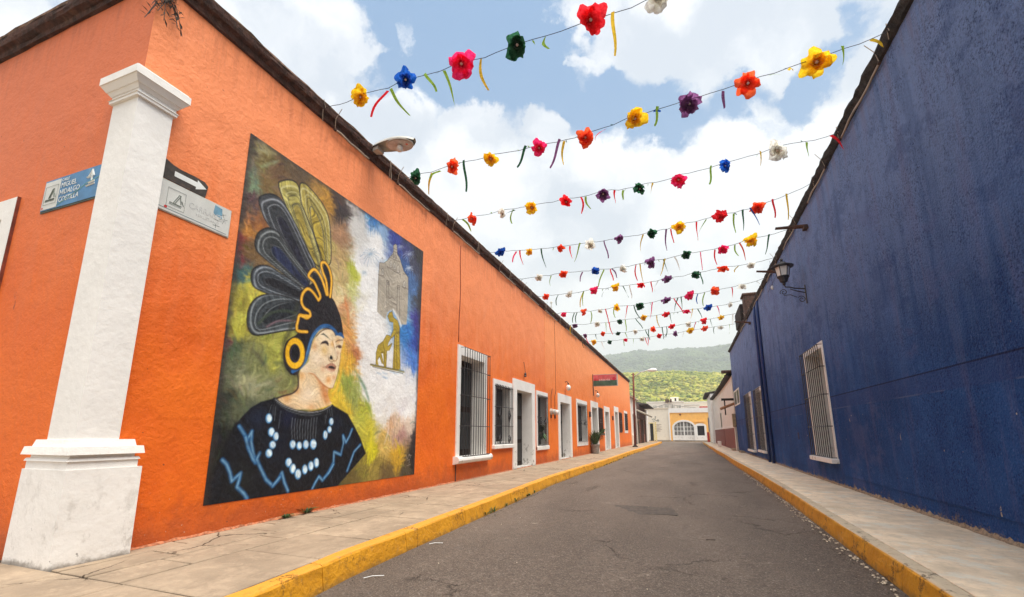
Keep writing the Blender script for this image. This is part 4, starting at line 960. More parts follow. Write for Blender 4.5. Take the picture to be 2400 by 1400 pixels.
for (x, y, dx, dy, c, w_) in [(560,545,-4,50,(176,34,44),9),(566,600,-3,30,(150,30,40),7),(612,392,40,-14,(150,170,130),8),(640,440,50,-12,(110,90,90),9),(600,352,45,10,(165,160,120),9),(650,520,20,50,(200,60,50),7),
                              (575,660,40,-10,(60,110,120),9),(560,900,50,-20,(176,172,130),9),(600,905,36,-10,(190,186,150),6),(640,850,50,10,(90,100,60),9),(590,820,30,40,(70,66,50),9),(540,740,20,60,(190,186,70),10),(600,800,60,14,(196,190,90),10),
                              (838,880,26,60,(60,104,70),10),(850,930,20,46,(120,150,60),8),(868,1010,-6,60,(226,210,40),9),(900,1040,10,-50,(230,222,214),7),(925,1030,12,40,(214,190,30),10),(950,760,14,60,(40,90,170),9),(972,770,2,60,(44,44,120),9),
                              (940,800,26,40,(60,130,200),9),(868,470,50,50,(36,110,190),10),(890,500,30,40,(20,90,180),9),(815,620,4,70,(200,200,120),9),(806,700,10,60,(214,120,60),9)]:
    stroke([mc(x, y), mc(x+dx*.5+3, y+dy*.5), mc(x+dx, y+dy)], w_, c, 6, .55, taper=True, streak=.5)
# feathers
def feather(pts, basept, colo, rim, core, inner=.72, dark=(26, 24, 26)):
    fill(pts, colo, col2=tuple(v * .8 for v in colo), tex=.3)
    stroke(scaled(pts, basept, .95), 3.2, rim, 3, .75, True, streak=.45)
    p2 = [(x, y) for x, y in scaled(pts, basept, inner)]
    cx_ = sum(x for x, y in p2) / len(p2); cy_ = sum(y for x, y in p2) / len(p2)
    ax_ = np.array([cx_ - basept[0], cy_ - basept[1]]); ax_ /= np.linalg.norm(ax_); nv = np.array([-ax_[1], ax_[0]])
    def thin(q, f):
        o = []
        for x, y in q:
            d = np.array([x - basept[0], y - basept[1]]); a_ = d @ ax_; b_ = d @ nv; o.append((basept[0] + ax_[0]*a_ + nv[0]*b_*f, basept[1] + ax_[1]*a_ + nv[1]*b_*f))
        return o
    for kk, ff, cc_ in ((.90, .74, rim), (.84, .62, colo), (.80, .48, rim)):
        stroke(thin(scaled(pts, basept, kk), ff), 1.5, tuple(v * .95 for v in cc_), 1.6, .8, True)
    fill(thin(scaled(pts, basept, .78), .46), core, tex=.35, soft=3)
    stroke(thin(scaled(pts, basept, .80), .52), 1.6, dark, 1.5, .85, True); stroke(thin(scaled(pts, basept, .87), .68), 1.4, dark, 1.5, .6, True)
    stroke(pts, 2.6, dark, 1.5, .95, True)
bp = c3([(870, 1180)])[0]
feather(c3([(560,450),(590,422),(650,420),(690,450),(710,520),(750,640),(800,800),(850,970),(820,1000),(740,870),(660,710),(600,570)]), bp, (172,160,84), (216,210,160), (150,132,58))
feather(c3([(705,455),(735,440),(790,490),(860,580),(900,670),(915,800),(915,980),(870,980),(820,840),(760,690),(715,570)]), bp, (176,158,78), (222,214,168), (162,140,54))
bp = c3([(800, 1190)])[0]
feather(c3([(425,560),(455,522),(520,515),(580,555),(640,650),(700,770),(760,900),(810,1010),(760,1070),(690,1000),(560,810),(470,690)]), bp, (58,60,64), (196,200,206), (30,29,42))
feather(c3([(400,830),(425,775),(485,745),(550,770),(600,850),(680,960),(770,1080),(750,1150),(690,1130),(560,1030),(450,940),(405,890)]), bp, (58,61,62), (190,196,196), (32,38,66))
bp = c3([(760, 1230)])[0]
feather(c3([(372,1095),(382,1035),(430,1002),(500,1010),(580,1060),(700,1140),(730,1215),(690,1252),(600,1230),(480,1190),(395,1150)]), bp, (62,68,74), (196,204,212), (26,25,29))
feather(c3([(345,1390),(355,1300),(400,1230),(480,1198),(580,1205),(680,1240),(745,1290),(705,1345),(695,1400),(690,1435),(600,1447),(500,1465),(410,1477),(365,1455)]), bp, (64,70,74), (190,198,200), (30,33,38))
stroke(c3([(420,1400),(500,1330),(600,1310),(690,1330)]), 6, (62, 74, 54), 4, .7, streak=.4); stroke(c3([(480,1420),(560,1380),(690,1380)]), 4, (150, 110, 120), 3, .6)
# helmet
stroke(c4([(690,-20),(640,160),(600,240),(590,340),(620,440),(690,470)]), 9, (60, 60, 40), 9, .6)
fill(c4([(760,-85),(850,-95),(925,-60),(962,10),(988,90),(1000,205),(960,185),(900,150),(840,160),(800,205),(770,275),(740,350),(715,405),(690,460),(645,462),(605,410),(592,330),(615,235),(690,180),(685,100),(715,0)]), (32,27,30), tex=.25)
stroke(c4([(655,440),(715,405),(745,360),(762,300),(780,235),(805,182),(850,138),(900,132),(940,160),(962,192),(985,186),(998,205)]), 9, (40, 92, 150), 2, 1, streak=.25)
stroke(c4([(700,410),(735,370),(757,300),(780,230),(812,178),(860,145)]), 2, (110, 160, 200), 2, .7)
def ellipse(cx_, cy_, rx, ry, n=20): return c4([(cx_ + rx*math.cos(2*PI*i/n), cy_ + ry*math.sin(2*PI*i/n)) for i in range(n)])
fill(ellipse(672, 318, 68, 108), (240, 180, 24), tex=.1, col2=(248, 196, 40)); fill(ellipse(670, 318, 37, 64), (24, 22, 26)); stroke(ellipse(674, 316, 30, 56), 1.4, (90, 84, 120), 1.5, .7, True); stroke(ellipse(672, 318, 70, 110), 2.4, (30, 24, 20), 1.5, .9, True)
# crest of yellow bands
blk = (28, 25, 30)
fill(c3([(700,1180),(760,1140),(850,1090),(905,1100),(925,1220),(830,1250),(740,1330),(710,1250)]), blk, sm=False)
fill(c3([(870,990),(905,1020),(918,1100),(912,1215),(890,1200),(870,1080)]), blk); fill(c3([(790,1050),(830,1070),(880,1200),(850,1210),(800,1120)]), blk)
Y1 = (238, 170, 34); Y2 = (250, 206, 96)
for P in ([(912,1215),(922,1110),(908,1030),(878,982),(852,988),(860,1040),(885,1110),(895,1200)], [(888,1200),(862,1110),(830,1050),(798,1028),(765,1072),(800,1110),(825,1160),(845,1212),(832,1238)],
          [(832,1238),(800,1190),(762,1160),(727,1190),(716,1245),(735,1290),(770,1315),(775,1345),(745,1345),(705,1340)], [(775,1345),(752,1360),(705,1342),(692,1380),(684,1420),(694,1448),(755,1454)]):
    stroke(c3(P), 9.5, (40, 28, 20), 1.5, 1); 
for P in ([(912,1215),(922,1110),(908,1030),(878,982),(852,988),(860,1040),(885,1110),(895,1200)], [(888,1200),(862,1110),(830,1050),(798,1028),(765,1072),(800,1110),(825,1160),(845,1212),(832,1238)],
          [(832,1238),(800,1190),(762,1160),(727,1190),(716,1245),(735,1290),(770,1315),(775,1345),(745,1345),(705,1340)], [(775,1345),(752,1360),(705,1342),(692,1380),(684,1420),(694,1448),(755,1454)]):
    stroke(c3(P), 6.6, Y1, 1.3, 1, streak=.1); stroke(c3(P), 2, Y2, 2, .7, streak=.3)
# halo of yellow right of the face
stroke(c4([(1004,250),(1000,350),(985,440),(965,540),(930,600)]), 9, (236, 186, 60), 7, .8)
# face and neck (crop coordinates of the head)
SK = (232, 208, 168)
neck = [(395,830),(470,760),(560,820),(640,900),(760,1040),(815,1090),(810,1180),(840,1270),(858,1325),(660,1395),(560,1400),(300,1395),(180,1340),(60,1235),(180,1180),(310,1130),(365,1040),(390,920)]
fill(cF(neck), (230, 196, 148), tex=.12, col2=(236, 212, 176))
for (x, y, r, c, a) in [(770,1180,12,(206,120,60),.75),(740,1080,9,(200,116,60),.7),(700,1000,7,(206,130,70),.6),(800,1270,9,(214,130,60),.6),(420,900,9,(230,170,100),.6),(200,1230,10,(226,160,90),.6),(500,1200,20,(240,218,190),.7),(350,1120,8,(232,160,90),.5),(560,1380,10,(220,150,90),.4)]: blob(cF([(x, y)])[0], r, c, a)
face = [(540,560),(590,420),(640,310),(720,235),(800,208),(880,225),(925,300),(960,300),(1030,330),(1040,400),(1020,480),(1000,560),(985,700),(960,830),(930,960),(890,1075),(850,1090),(790,1060),(700,1000),(640,930),(560,870),(470,850),(400,830),(440,770),(520,690)]
fill(cF(face), SK, tex=.08, col2=(238, 214, 180))
for (x, y, r, c, a) in [(610,470,9,(226,150,84),.5),(760,520,12,(220,176,92),.55),(880,430,7,(232,170,84),.6),(820,960,9,(230,140,60),.6),(900,920,6,(214,140,90),.5),(600,380,6,(232,176,110),.35),(640,640,18,(240,220,196),.6),(960,560,6,(190,140,110),.5),(960,380,8,(206,150,90),.6),
                      (740,800,8,(206,150,110),.5),(900,640,6,(236,214,170),.5),(480,780,10,(238,214,190),.5),(760,290,12,(240,224,200),.6),(740,940,9,(238,210,176),.5)]: blob(cF([(x, y)])[0], r, c, a)
stroke(cF([(520,860),(600,880),(660,950),(740,1030),(820,1085),(880,1085)]), 3.2, (176, 96, 50), 3, .85, taper=True)
stroke(cF([(885,1080),(930,960),(965,830),(990,690),(1000,560)]), 1.8, (150, 110, 80), 1.8, .7)
dk = (44, 36, 36)
fill(cF([(700,430),(725,395),(770,375),(805,385),(822,420),(820,455),(780,418),(740,418)]), dk, sm=False); stroke(cF([(700,430),(740,418),(780,425),(820,455)]), 1.6, (120, 90, 70), 1.8, .7)
fill(cF([(695,290),(745,266),(790,300),(845,360),(790,322),(745,288)]), (66, 70, 58), sm=False)
stroke(cF([(930,480),(960,455),(1000,450),(1015,480)]), 2.2, (90, 62, 46), 1.6, .9); fill(cF([(955,470),(990,455),(1008,475),(990,492)]), (70, 46, 40)); stroke(cF([(930,395),(970,372),(1030,370)]), 2.4, (110, 84, 60), 2, .8)
stroke(cF([(880,380),(900,460),(935,560),(950,640),(920,680),(880,660)]), 2.2, (170, 120, 80), 2, .8); stroke(cF([(905,400),(925,500),(940,600)]), 3.5, (246, 232, 206), 3, .7)
stroke(cF([(820,620),(825,660),(860,690),(900,680)]), 1.8, (140, 100, 70), 1.8, .8); fill(cF([(832,640),(855,592),(882,620),(885,658),(850,655)]), (30, 34, 34), sm=False)
fill(cF([(770,770),(850,710),(905,725),(935,775),(905,830),(850,820)]), (178, 128, 104)); fill(cF([(815,775),(860,750),(920,785),(900,800),(850,790)]), (48, 34, 34)); stroke(cF([(800,810),(860,838),(910,825)]), 2.6, (222, 176, 150), 2.4, .8)
stroke(cF([(730,775),(780,768),(815,775)]), 1.3, (150, 110, 90), 1.6, .7); stroke(cF([(640,310),(720,232),(800,205),(880,222),(928,305)]), 2, (50, 36, 36), 1.6, .8)
stroke(c4([(690,462),(695,520),(688,560),(655,590),(600,606),(545,625)]), 3.4, (34, 26, 26), 2.4, .9)
# black robe
robe = [(530,625),(440,648),(370,690),(310,752),(270,800),(235,870),(190,960),(150,1070),(95,1170),(62,1270),(40,1360),(400,1320),(700,1280),(958,1226),(1060,1110),(1155,1000),(1120,900),(1080,820),(1032,732),(970,695),(925,668),(860,700),(770,716),(680,705),(600,672)]
fill(c4(robe), (17, 19, 26), tex=.35, sm=False, soft=2.5)
stroke(c4(robe[4:11]), 6, (14, 15, 18), 5, .8)
for (x, y, r, c) in [(420,760,22,(26,38,64)),(620,760,20,(24,30,62)),(560,950,28,(20,26,44)),(960,800,20,(24,32,50)),(720,1100,26,(24,26,30)),(300,1180,26,(30,34,30)),(1030,930,16,(30,38,50))]: blob(c4([(x, y)])[0], r, c, .7)
stroke(c4([(530,628),(600,682),(690,722),(770,735),(860,718),(928,676)]), 6.5, (36, 38, 42), 2, 1); stroke(c4([(538,632),(604,680),(690,712),(770,722),(858,708),(920,674)]), 1.5, (206, 206, 206), 1.4, .85); stroke(c4([(548,652),(610,700),(690,730),(770,742),(850,730)]), 1.2, (150, 156, 160), 1.4, .6)
for i in range(10):
    x = 655 + i * 18.5; y0_ = 770 - (i - 5) ** 2 * .5 - (8 if i > 6 else 0); stroke(c4([(x, y0_), (x - 6, y0_ + 60), (x - 2 - i * .8, 905)]), 1.1, (180, 186, 190), 1.3, .75)
for (a, b) in (((512,670),(495,720)),((540,680),(530,780)),((575,710),(560,830)),((528,668),(520,740)),((895,700),(885,760)),((905,695),(915,745)),((920,692),(928,750)),((878,740),(880,800))): stroke(c4([a, b]), 1.1, (160, 166, 170), 1.3, .7, sm=False)
for P in ([(290,815),(320,860),(348,905),(378,850),(372,920),(385,990),(402,1060)], [(402,1060),(385,1040),(352,960),(335,890)], [(430,1000),(410,1040),(440,1110),(475,1180),(520,1222),(560,1180),(582,1130),(600,1200),(625,1258)], [(520,1222),(570,1160)],
          [(175,1045),(205,1075),(228,1130),(240,1190),(300,1135),(290,1180),(275,1230),(320,1270),(345,1310)], [(790,1240),(810,1200),(835,1158),(860,1185),(900,1130),(935,1060),(938,990),(985,1010),(1003,930),(1000,878),(1020,925),(1045,880),(1062,835)],
          [(1028,1120),(1050,1060),(1075,990),(1118,942)], [(870,1170),(905,1130),(935,1075)]):
    q = c4(P); stroke(q, 8.5, (34, 88, 140), 2.5, .9, taper=False, sm=False, streak=.35); stroke(q, 3.2, (150, 190, 214), 2.6, .75, sm=False, streak=.5)
for (x, y, a, b) in [(493,762,24,36),(510,855,24,34),(541,885,20,33),(518,943,24,30),(493,1000,25,33),(655,940,22,33),(700,948,20,30),(745,940,22,33),(796,938,24,38),(919,784,17,28),(906,838,16,26),(878,875,17,33),(628,1063,24,34),(656,1105,23,37),(691,1142,24,38),(738,1110,20,36),(779,1087,21,36),(817,1065,20,36)]:
    fill(ellipse(x, y, a, b, 12), (84, 148, 200), tex=.15); fill(ellipse(x + 3, y - 2, a*.72, b*.74, 12), (206, 224, 236), tex=.2)
    stroke(ellipse(x, y, a, b, 12), 1.2, (20, 30, 50), 1.4, .7, True)
# church, fireworks, saint and wolf
fill(cS([(118,232),(160,236),(195,212),(215,180),(240,150),(252,120),(252,66),(270,52),(286,66),(290,150),(312,185),(322,225),(350,312),(372,345),(395,372),(395,490),(388,700),(378,830),(320,830),(290,780),(260,700),(230,690),(192,712),(176,780),(95,706),(106,400)]), (176, 166, 150), tex=.12, sm=False, soft=2)
for xs in ((110,105),(150,145),(200,190),(240,235),(290,285),(330,325),(360,350)): stroke(cS([(xs[0] , 420), (xs[1], 700)]), 5, (160, 150, 134), 5, .45)
ol = (70, 62, 60)
for P in ([(118,232),(160,236),(195,212),(215,180)], [(118,232),(106,400),(98,680)], [(215,182),(245,196),(280,212),(315,226)], [(252,120),(290,142)], [(252,66),(252,150),(225,170)], [(286,66),(290,150),(318,205),(350,312),(394,375)], [(190,272),(320,350)], [(104,346),(165,375)], [(335,465),(398,492)],
          [(252,66),(270,50),(286,66)], [(186,400),(190,700)], [(206,410),(208,680)], [(290,470),(285,700)], [(308,470),(312,780)], [(395,375),(395,490)], [(218,600),(280,640)], [(215,580),(238,562),(270,596)], [(345,340),(372,345),(392,372)], [(138,195),(145,185),(152,200)], [(250,95),(288,110)]): stroke(cS(P), 1.3, ol, 1.3, .85, sm=False)
for (x, y, a, b) in [(228,245,10,36),(262,262,11,38),(298,290,11,38),(148,320,11,34),(357,440,11,34),(255,165,6,18),(276,178,6,18)]:
    q = cS([(x-a, y+b), (x-a, y-b*.5), (x, y-b), (x+a, y-b*.4), (x+a, y+b)]); fill(q, (204, 196, 182), sm=False); stroke(q, 1.2, ol, 1.2, .9, True, sm=False); stroke(cS([(x, y+b*.6), (x, y-b*.2)]), 2, (60, 54, 52), 1.5, .8)
for (x, y) in ((203, 425), (300, 470)):
    for k in range(3): stroke(cS([(x-14, y-20+k*16), (x+12, y-12+k*16)]), 1.6, ol, 1.4, .8, sm=False)
for (x, y, r, c) in [(30,150,90,(120,146,170)),(405,150,60,(190,204,220)),(402,285,40,(236,240,244)),(318,80,36,(170,180,196)),(-30,330,30,(170,186,200))]:
    for k in range(15):
        an = 2*PI*k/15 + .2; rr = r * gg.uniform(.6, 1.15); stroke(cS([(x + 5*math.cos(an), y + 5*math.sin(an)), (x + rr*.6*math.cos(an), y + rr*.6*math.sin(an)), (x + rr*math.cos(an), y + rr*math.sin(an) + rr*.25)]), 1.2, c, 1.3, .8)
stroke(cS([(250,690),(300,770),(325,840)]), 8, (236, 234, 230), 6, .8)
au = (178, 152, 52)
fill(cS([(196,750),(212,714),(240,706),(252,760),(292,792),(312,850),(310,915),(318,1268),(245,1262),(256,1000),(262,930),(235,960),(225,945),(250,890),(248,810),(215,800)]), au, tex=.12, sm=False)
fill(cS([(80,1215),(84,1100),(102,1030),(152,990),(185,930),(212,935),(232,955),(205,1000),(196,1040),(230,1010),(240,1012),(212,1080),(188,1085),(182,1240),(160,1238),(152,1110),(135,1105),(158,1215),(140,1205),(118,1140),(98,1170),(108,1222)]), au, tex=.12, sm=False)
for P in ([(196,750),(212,714),(240,706),(252,760),(292,792),(312,850),(310,915),(318,1268)], [(245,1262),(256,1000),(262,930)], [(196,750),(215,800),(245,808)], [(248,880),(225,945),(238,962),(275,915)], [(275,905),(312,900)], [(278,918),(314,910)], [(80,1215),(84,1100),(102,1030),(152,990),(185,930),(212,935),(232,955),(205,1000)],
          [(150,1010),(165,1080),(160,1238)], [(188,1085),(182,1240)], [(135,1105),(158,1215)], [(98,1170),(118,1140),(140,1205)], [(130,1098),(155,1100)], [(196,1040),(240,1012),(212,1080)], [(240,706),(246,690)], [(280,930),(286,1260)], [(265,940),(262,1262)]): stroke(cS(P), 1.3, (66, 52, 28), 1.3, .85, sm=False)
stroke(cS([(30,1218),(355,1290)]), 3, (150, 130, 40), 1.3, 1, sm=False); stroke(cS([(28,1210),(355,1280)]), 1.5, (50, 42, 26), 1.2, 1, sm=False); stroke(cS([(50,1236),(345,1304)]), 1.6, (50, 42, 26), 1.2, 1, sm=False)
for k in range(9): u_, v_ = gg.uniform(60, 330), gg.uniform(1260, 1340); stroke(cS([(u_, v_), (u_ + 40, v_ + 14)]), 4, (150, 184, 214), 5, .4)
for P in ([(1430,1010),(1438,1040),(1452,1005),(1462,1030)], [(1440,1050),(1456,1040),(1450,1070)], [(1436,1086),(1462,1074)], [(1450,1010),(1468,1015)]): stroke(c4(P), 1.5, (196, 184, 178), 1.4, .7, sm=False)
# dark painted border, ragged
ed = np.minimum(np.minimum(UU, cw - UU), 1e9); eL = UU + n3_ * 8; eT = (chh - VV) + n3_ * 8; eR = (cw - UU) + n4 * 8
for e_, wd in ((eL, 15), (eT, 12), (eR, 14)): over(np.clip((wd - e_) / 14, 0, 1) * .8, (54, 46, 42))
over(np.clip((28 - eR) / 26, 0, 1) * np.clip((VV - chh * .5) / (chh * .3), 0, 1) * .9, (60, 54, 56))
CAN[:] = np.clip(CAN, 3, 250)
# reduce to the mesh grid
q_ = 2; gw, gh = cw // q_, chh // q_
small = CAN[:gh*q_, :gw*q_].reshape(gh, q_, gw, q_, 3).mean((1, 3)); lin = s2l(small) * 1.06
vy = MY0 + (np.arange(gw) + .5) / gw * (MY1 - MY0); vz = MZ0 + (np.arange(gh) + .5) / gh * (MZ1 - MZ0)
vy[0], vy[-1], vz[0], vz[-1] = MY0, MY1, MZ0, MZ1
GY, GZ = np.meshgrid(vy, vz); co = np.zeros((gh * gw, 3), np.float32); co[:, 0] = .006; co[:, 1] = GY.ravel() - MY0; co[:, 2] = GZ.ravel() - MZ0
ii, jj = np.meshgrid(np.arange(gh - 1), np.arange(gw - 1), indexing='ij'); a_ = (ii * gw + jj).ravel()
fc = np.stack([a_, a_ + 1, a_ + 1 + gw, a_ + gw], 1).astype(np.int32)
me = bpy.data.meshes.new('mural'); me.vertices.add(len(co)); me.vertices.foreach_set('co', co.ravel()); me.loops.add(fc.size); me.loops.foreach_set('vertex_index', fc.ravel())
me.polygons.add(len(fc)); me.polygons.foreach_set('loop_start', np.arange(0, fc.size, 4, dtype=np.int32)); me.polygons.foreach_set('loop_total', np.full(len(fc), 4, np.int32)); me.update(calc_edges=True)
ca = me.color_attributes.new('paint', 'FLOAT_COLOR', 'POINT'); cd = np.ones((len(co), 4), np.float32); cd[:, :3] = lin.reshape(-1, 3); ca.data.foreach_set('color', cd.ravel())
m, t, b = newmat('mural_paint'); vc = N(t, 'ShaderNodeVertexColor', layer_name='paint'); link(t, vc.outputs['Color'], b.inputs['Base Color']); b.inputs['Roughness'].default_value = .55; b.inputs['Specular IOR Level'].default_value = .35
bump(t, b, mth(t, 'ADD', mth(t, 'MULTIPLY', noise(t, 2.2, 4., .5), 1.4), mth(t, 'ADD', mth(t, 'MULTIPLY', noise(t, 20., 6., .6), .3), mth(t, 'MULTIPLY', noise(t, 110., 3., .6), .08))), .03)
me.materials.append(m)
mural = bpy.data.objects.new('mural', me); COL.objects.link(mural); mural.location = (LX, MY0, MZ0)
tag(mural, 'large painted mural of a figure in a feathered headdress on the orange wall', 'mural')

# ---------------------------------------------------------------- garlands of tissue paper flowers
def petal_mesh(seed, curl=.5, nu=4, nv=4):
    g = random.Random(seed); mb = MB(); vs = []
    L_ = 1.; sk = g.uniform(-.2, .2)
    for i in range(nu + 1):
        u = i / nu; wd = .12 + .62 * math.sin(PI * min(1, u * .78 + .04)) ** .8
        for k in range(nv + 1):
            v = k / nv * 2 - 1
            z = curl * u * u * .5 + .20 * math.sin(3 * u + seed) + .14 * v * v + g.uniform(-.13, .13) * u
            vs.append((u * L_ * (1 - .16 * v * v * u) + g.uniform(-.12, .12) * u, v * wd * .62 + sk * u * u, z))
    fs = [(i*(nv+1)+k, i*(nv+1)+k+1, (i+1)*(nv+1)+k+1, (i+1)*(nv+1)+k) for i in range(nu) for k in range(nv)]
    mb.add(vs, fs); return mb.mesh('petal', PM['red'], smooth=True)
PET = [petal_mesh(s, c) for s, c in ((1, .3), (2, .7), (3, 1.), (4, .5))]
def full_flower(seed):
    g = random.Random(seed); mb = MB(); n = 0
    for layer, (cnt, rr, tilt) in enumerate(((6, 1., .15), (5, .75, .6), (4, .45, 1.0))):
        for i in range(cnt):
            a = 2*PI*i/cnt + layer * .5 + g.uniform(-.25, .25); src = PET[g.randrange(4)]; s = rr * g.uniform(.8, 1.15)
            Mx = Matrix.Rotation(a, 3, 'Z') @ Matrix.Rotation(-tilt + g.uniform(-.3, .3), 3, 'Y')
            mb.add([Mx @ (v.co * s) for v in src.vertices], [tuple(p_.vertices) for p_ in src.polygons])
    return mb
FLW = [full_flower(s).mesh('flower', PM['red'], smooth=True) for s in range(20, 25)]
CORE = [None]
mbc = MB()
for layer, (cnt, rr, tilt) in enumerate(((5, .62, .75), (4, .42, 1.1))):
    for i in range(cnt):
        a = 2*PI*i/cnt + layer * .6; src = PET[(i + layer) % 4]; Mx = Matrix.Rotation(a, 3, 'Z') @ Matrix.Rotation(-tilt, 3, 'Y')
        mbc.add([Mx @ (v.co * rr) for v in src.vertices], [tuple(p_.vertices) for p_ in src.polygons])
HEART = mbc.mesh('flower', PM['red'], smooth=True)
mbc = MB(); mbc.lathe((0, 0, .30), [(.02, 0), (.10, .03), (.11, .12), (.05, .17)], 8); STAM = mbc.mesh('stamen', M_core)
def ribbon_mesh(seed):
    g = random.Random(seed); mb = MB(); vs = []; n = 7; bx = g.uniform(-.25, .25); tw = g.uniform(-1.6, 1.6); ph = g.uniform(0, 6)
    for i in range(n + 1):
        u = i / n; x = bx * u + .05 * math.sin(4 * u + ph); y = .1 * math.sin(3*u + ph); a = tw * u; w_ = .050 * (1 - .35 * u * u)
        vs += [(x - w_ * math.cos(a), y - w_ * math.sin(a), -u), (x + w_ * math.cos(a), y + w_ * math.sin(a), -u)]
    mb.add(vs, [(2*i, 2*i+1, 2*i+3, 2*i+2) for i in range(n)]); return mb.mesh('ribbon', PM['red'], smooth=True)
RIB = [ribbon_mesh(s) for s in range(7)]
G = [
 (4.85, None, 3.4, [('yellow',845,226,.82),('blue',955,187,.85),('pink',1085,150,1.05),('green',1215,105,1.),('red',1385,47,1.1),('white',1545,-8,1.)],
  [('red',905,198,1),('lime',912,196,1.1),('lime',1040,155,1.),('lime',1004,163,.5),('gold',1125,128,1.),('lime',1272,75,.9),('gold',1443,14,.8)]),
 (6.6, None, None, [('green',977,415,.78),('orange',1062,391,.8),('yellow',1152,369,.9),('pink',1264,347,.8),('orange',1369,322,.9),('yellow',1485,277,1.05),('purple',1611,243,1.),('orange',1754,195,1.05),('yellow',1913,142,1.2)],
  [('gold',1012,397,.8),('green',1093,376,1.2),('lime',1030,392,.5),('green',1235,345,.7),('purple',1315,322,.8),('gold',1320,324,.7),('red',1415,298,.5),('lime',1545,258,.5),('blue',1530,262,.5),('purple',1695,203,.6),('lime',1800,172,.3),('gold',1850,160,.3),('lime',1975,125,.5),('gold',2040,100,.4)]),
 (8.85, None, None, [('orange',1110,512,.82),('white',1181,498,.75),('yellow',1248,485,.85),('red',1328,470,.8),('purple',1417,453,.9),('green',1502,439,.8),('pink',1592,417,1.),('blue',1706,386,.8),('white',1826,349,1.15)],
  [('lime',1082,516,.8),('green',1205,480,.6),('lime',1200,490,.6),('red',1360,458,.6),('lime',1370,460,.6),('red',1440,437,.5),('lime',1460,425,.5),('gold',1530,420,.4),('lime',1672,388,.6),('gold',1780,360,.5),('lime',1890,325,.5),('red',1945,312,.6)]),
 (10.6, None, None, [('blue',1175,591,.85),('yellow',1243,588,.85),('orange',1311,580,.9),('white',1385,571,1.),('purple',1455,559,.85),('green',1524,548,.95),('yellow',1594,530,1.05),('red',1686,507,1.05),('orange',1777,487,1.1)],
  [('pink',1210,590,.9),('red',1218,590,.8),('green',1268,584,1.),('red',1335,578,.9),('lime',1360,573,1.),('purple',1420,565,.9),('gold',1505,550,.9),('red',1572,532,1.),('purple',1560,535,1.),('red',1632,515,1.1),('lime',1652,510,1.1),('lime',1718,495,1.1),('green',1742,490,.9),('blue',1758,486,.9),('red',1815,470,.9),('gold',1845,462,1.2)]),
 (13.05, None, None, [('white',1265,650,.9),('orange',1322,641,1.),('blue',1394,635,.85),('white',1457,629,.9),('purple',1527,615,.95),('green',1610,597,.95),('pink',1690,583,1.05),('yellow',1762,561,1.2)],
  [('lime',1290,650,.8),('purple',1365,636,.9),('lime',1415,632,1.2),('red',1434,630,.7),('purple',1433,640,.7),('red',1490,622,1.1),('gold',1500,620,1.2),('green',1555,608,1.),('gold',1560,606,1.),('white',1580,602,.9),('pink',1643,590,1.2),('red',1674,586,1.1),('lime',1720,574,.9),('orange',1732,568,1.1),('green',1805,552,1.1)]),
 (15.1, None, None, [('orange',1282,695,1.),('white',1336,690,.85),('pink',1393,680,.95),('yellow',1444,673,.95),('red',1502,667,.85),('purple',1563,654,.95),('green',1628,643,.95),('orange',1693,629,1.05),('white',1762,620,.9)],
  [('green',1308,700,.8),('lime',1368,688,1.1),('gold',1366,690,1.2),('green',1420,680,.7),('green',1460,672,.9),('white',1478,670,.9),('red',1528,660,.7),('white',1540,656,.7),('green',1645,640,.8),('gold',1728,622,.4)]),
 (17.1, None, None, [('pink',1322,735,.9),('orange',1370,732,.85),('white',1405,728,.7),('yellow',1447,720,.95),('green',1499,716,1.),('purple',1561,703,.95),('pink',1618,693,1.),('orange',1674,682,1.05),('white',1738,670,.85)],
  [('green',1345,734,.9),('green',1351,733,.9),('lime',1384,730,1.),('red',1421,724,1.2),('lime',1438,722,1.1),('red',1471,718,1.1),('green',1485,716,1.2),('pink',1530,708,1.2),('red',1582,700,1.3),('green',1588,698,1.),('green',1597,697,1.),('blue',1634,688,.8),('lime',1650,686,1.),('red',1715,675,.8)]),
 (19.3, None, None, [('purple',1347,763,.8),('white',1399,759,.8),('green',1454,753,.95),('yellow',1508,744,.95),('red',1561,737,.9),('pink',1609,729,.95),('blue',1661,721,.95),('white',1710,714,.85)],
  [('gold',1336,765,.8),('lime',1420,757,1.),('red',1428,754,1.1),('lime',1467,750,1.),('green',1492,748,1.),('gold',1538,742,1.),('green',1570,736,.9),('gold',1624,728,.9),('green',1636,726,.8),('pink',1680,718,.8)]),
 (21.6, None, None, [('purple',1373,787,.8),('orange',1412,783,.85),('green',1450,782,.85),('white',1490,777,.75),('orange',1532,771,1.),('red',1575,765,.85),('white',1614,759,.85),('red',1651,752,.95),('yellow',1689,744,.95)],
  [('pink',1373,778,1.),('green',1396,782,.6),('lime',1465,778,1.),('green',1515,774,1.),('green',1520,773,1.),('green',1554,768,1.1),('green',1561,767,1.),('pink',1630,756,.8),('green',1665,750,.9),('white',1720,742,1.)]),
 (24.0, None, None, [('yellow',1393,802,.95),('green',1430,801,.9),('pink',1467,796,.8),('white',1505,794,.8),('red',1545,787,.95),('purple',1584,782,.9),('yellow',1618,775,1.05),('orange',1652,770,.95),('white',1688,766,.9)],
  [('green',1365,803,.6),('white',1410,802,.9),('lime',1462,794,.8),('lime',1484,795,.8),('red',1512,792,1.),('pink',1518,791,1.),('green',1560,786,.6),('white',1603,780,.8),('green',1673,768,.8),('lime',1709,764,1.)]),
]
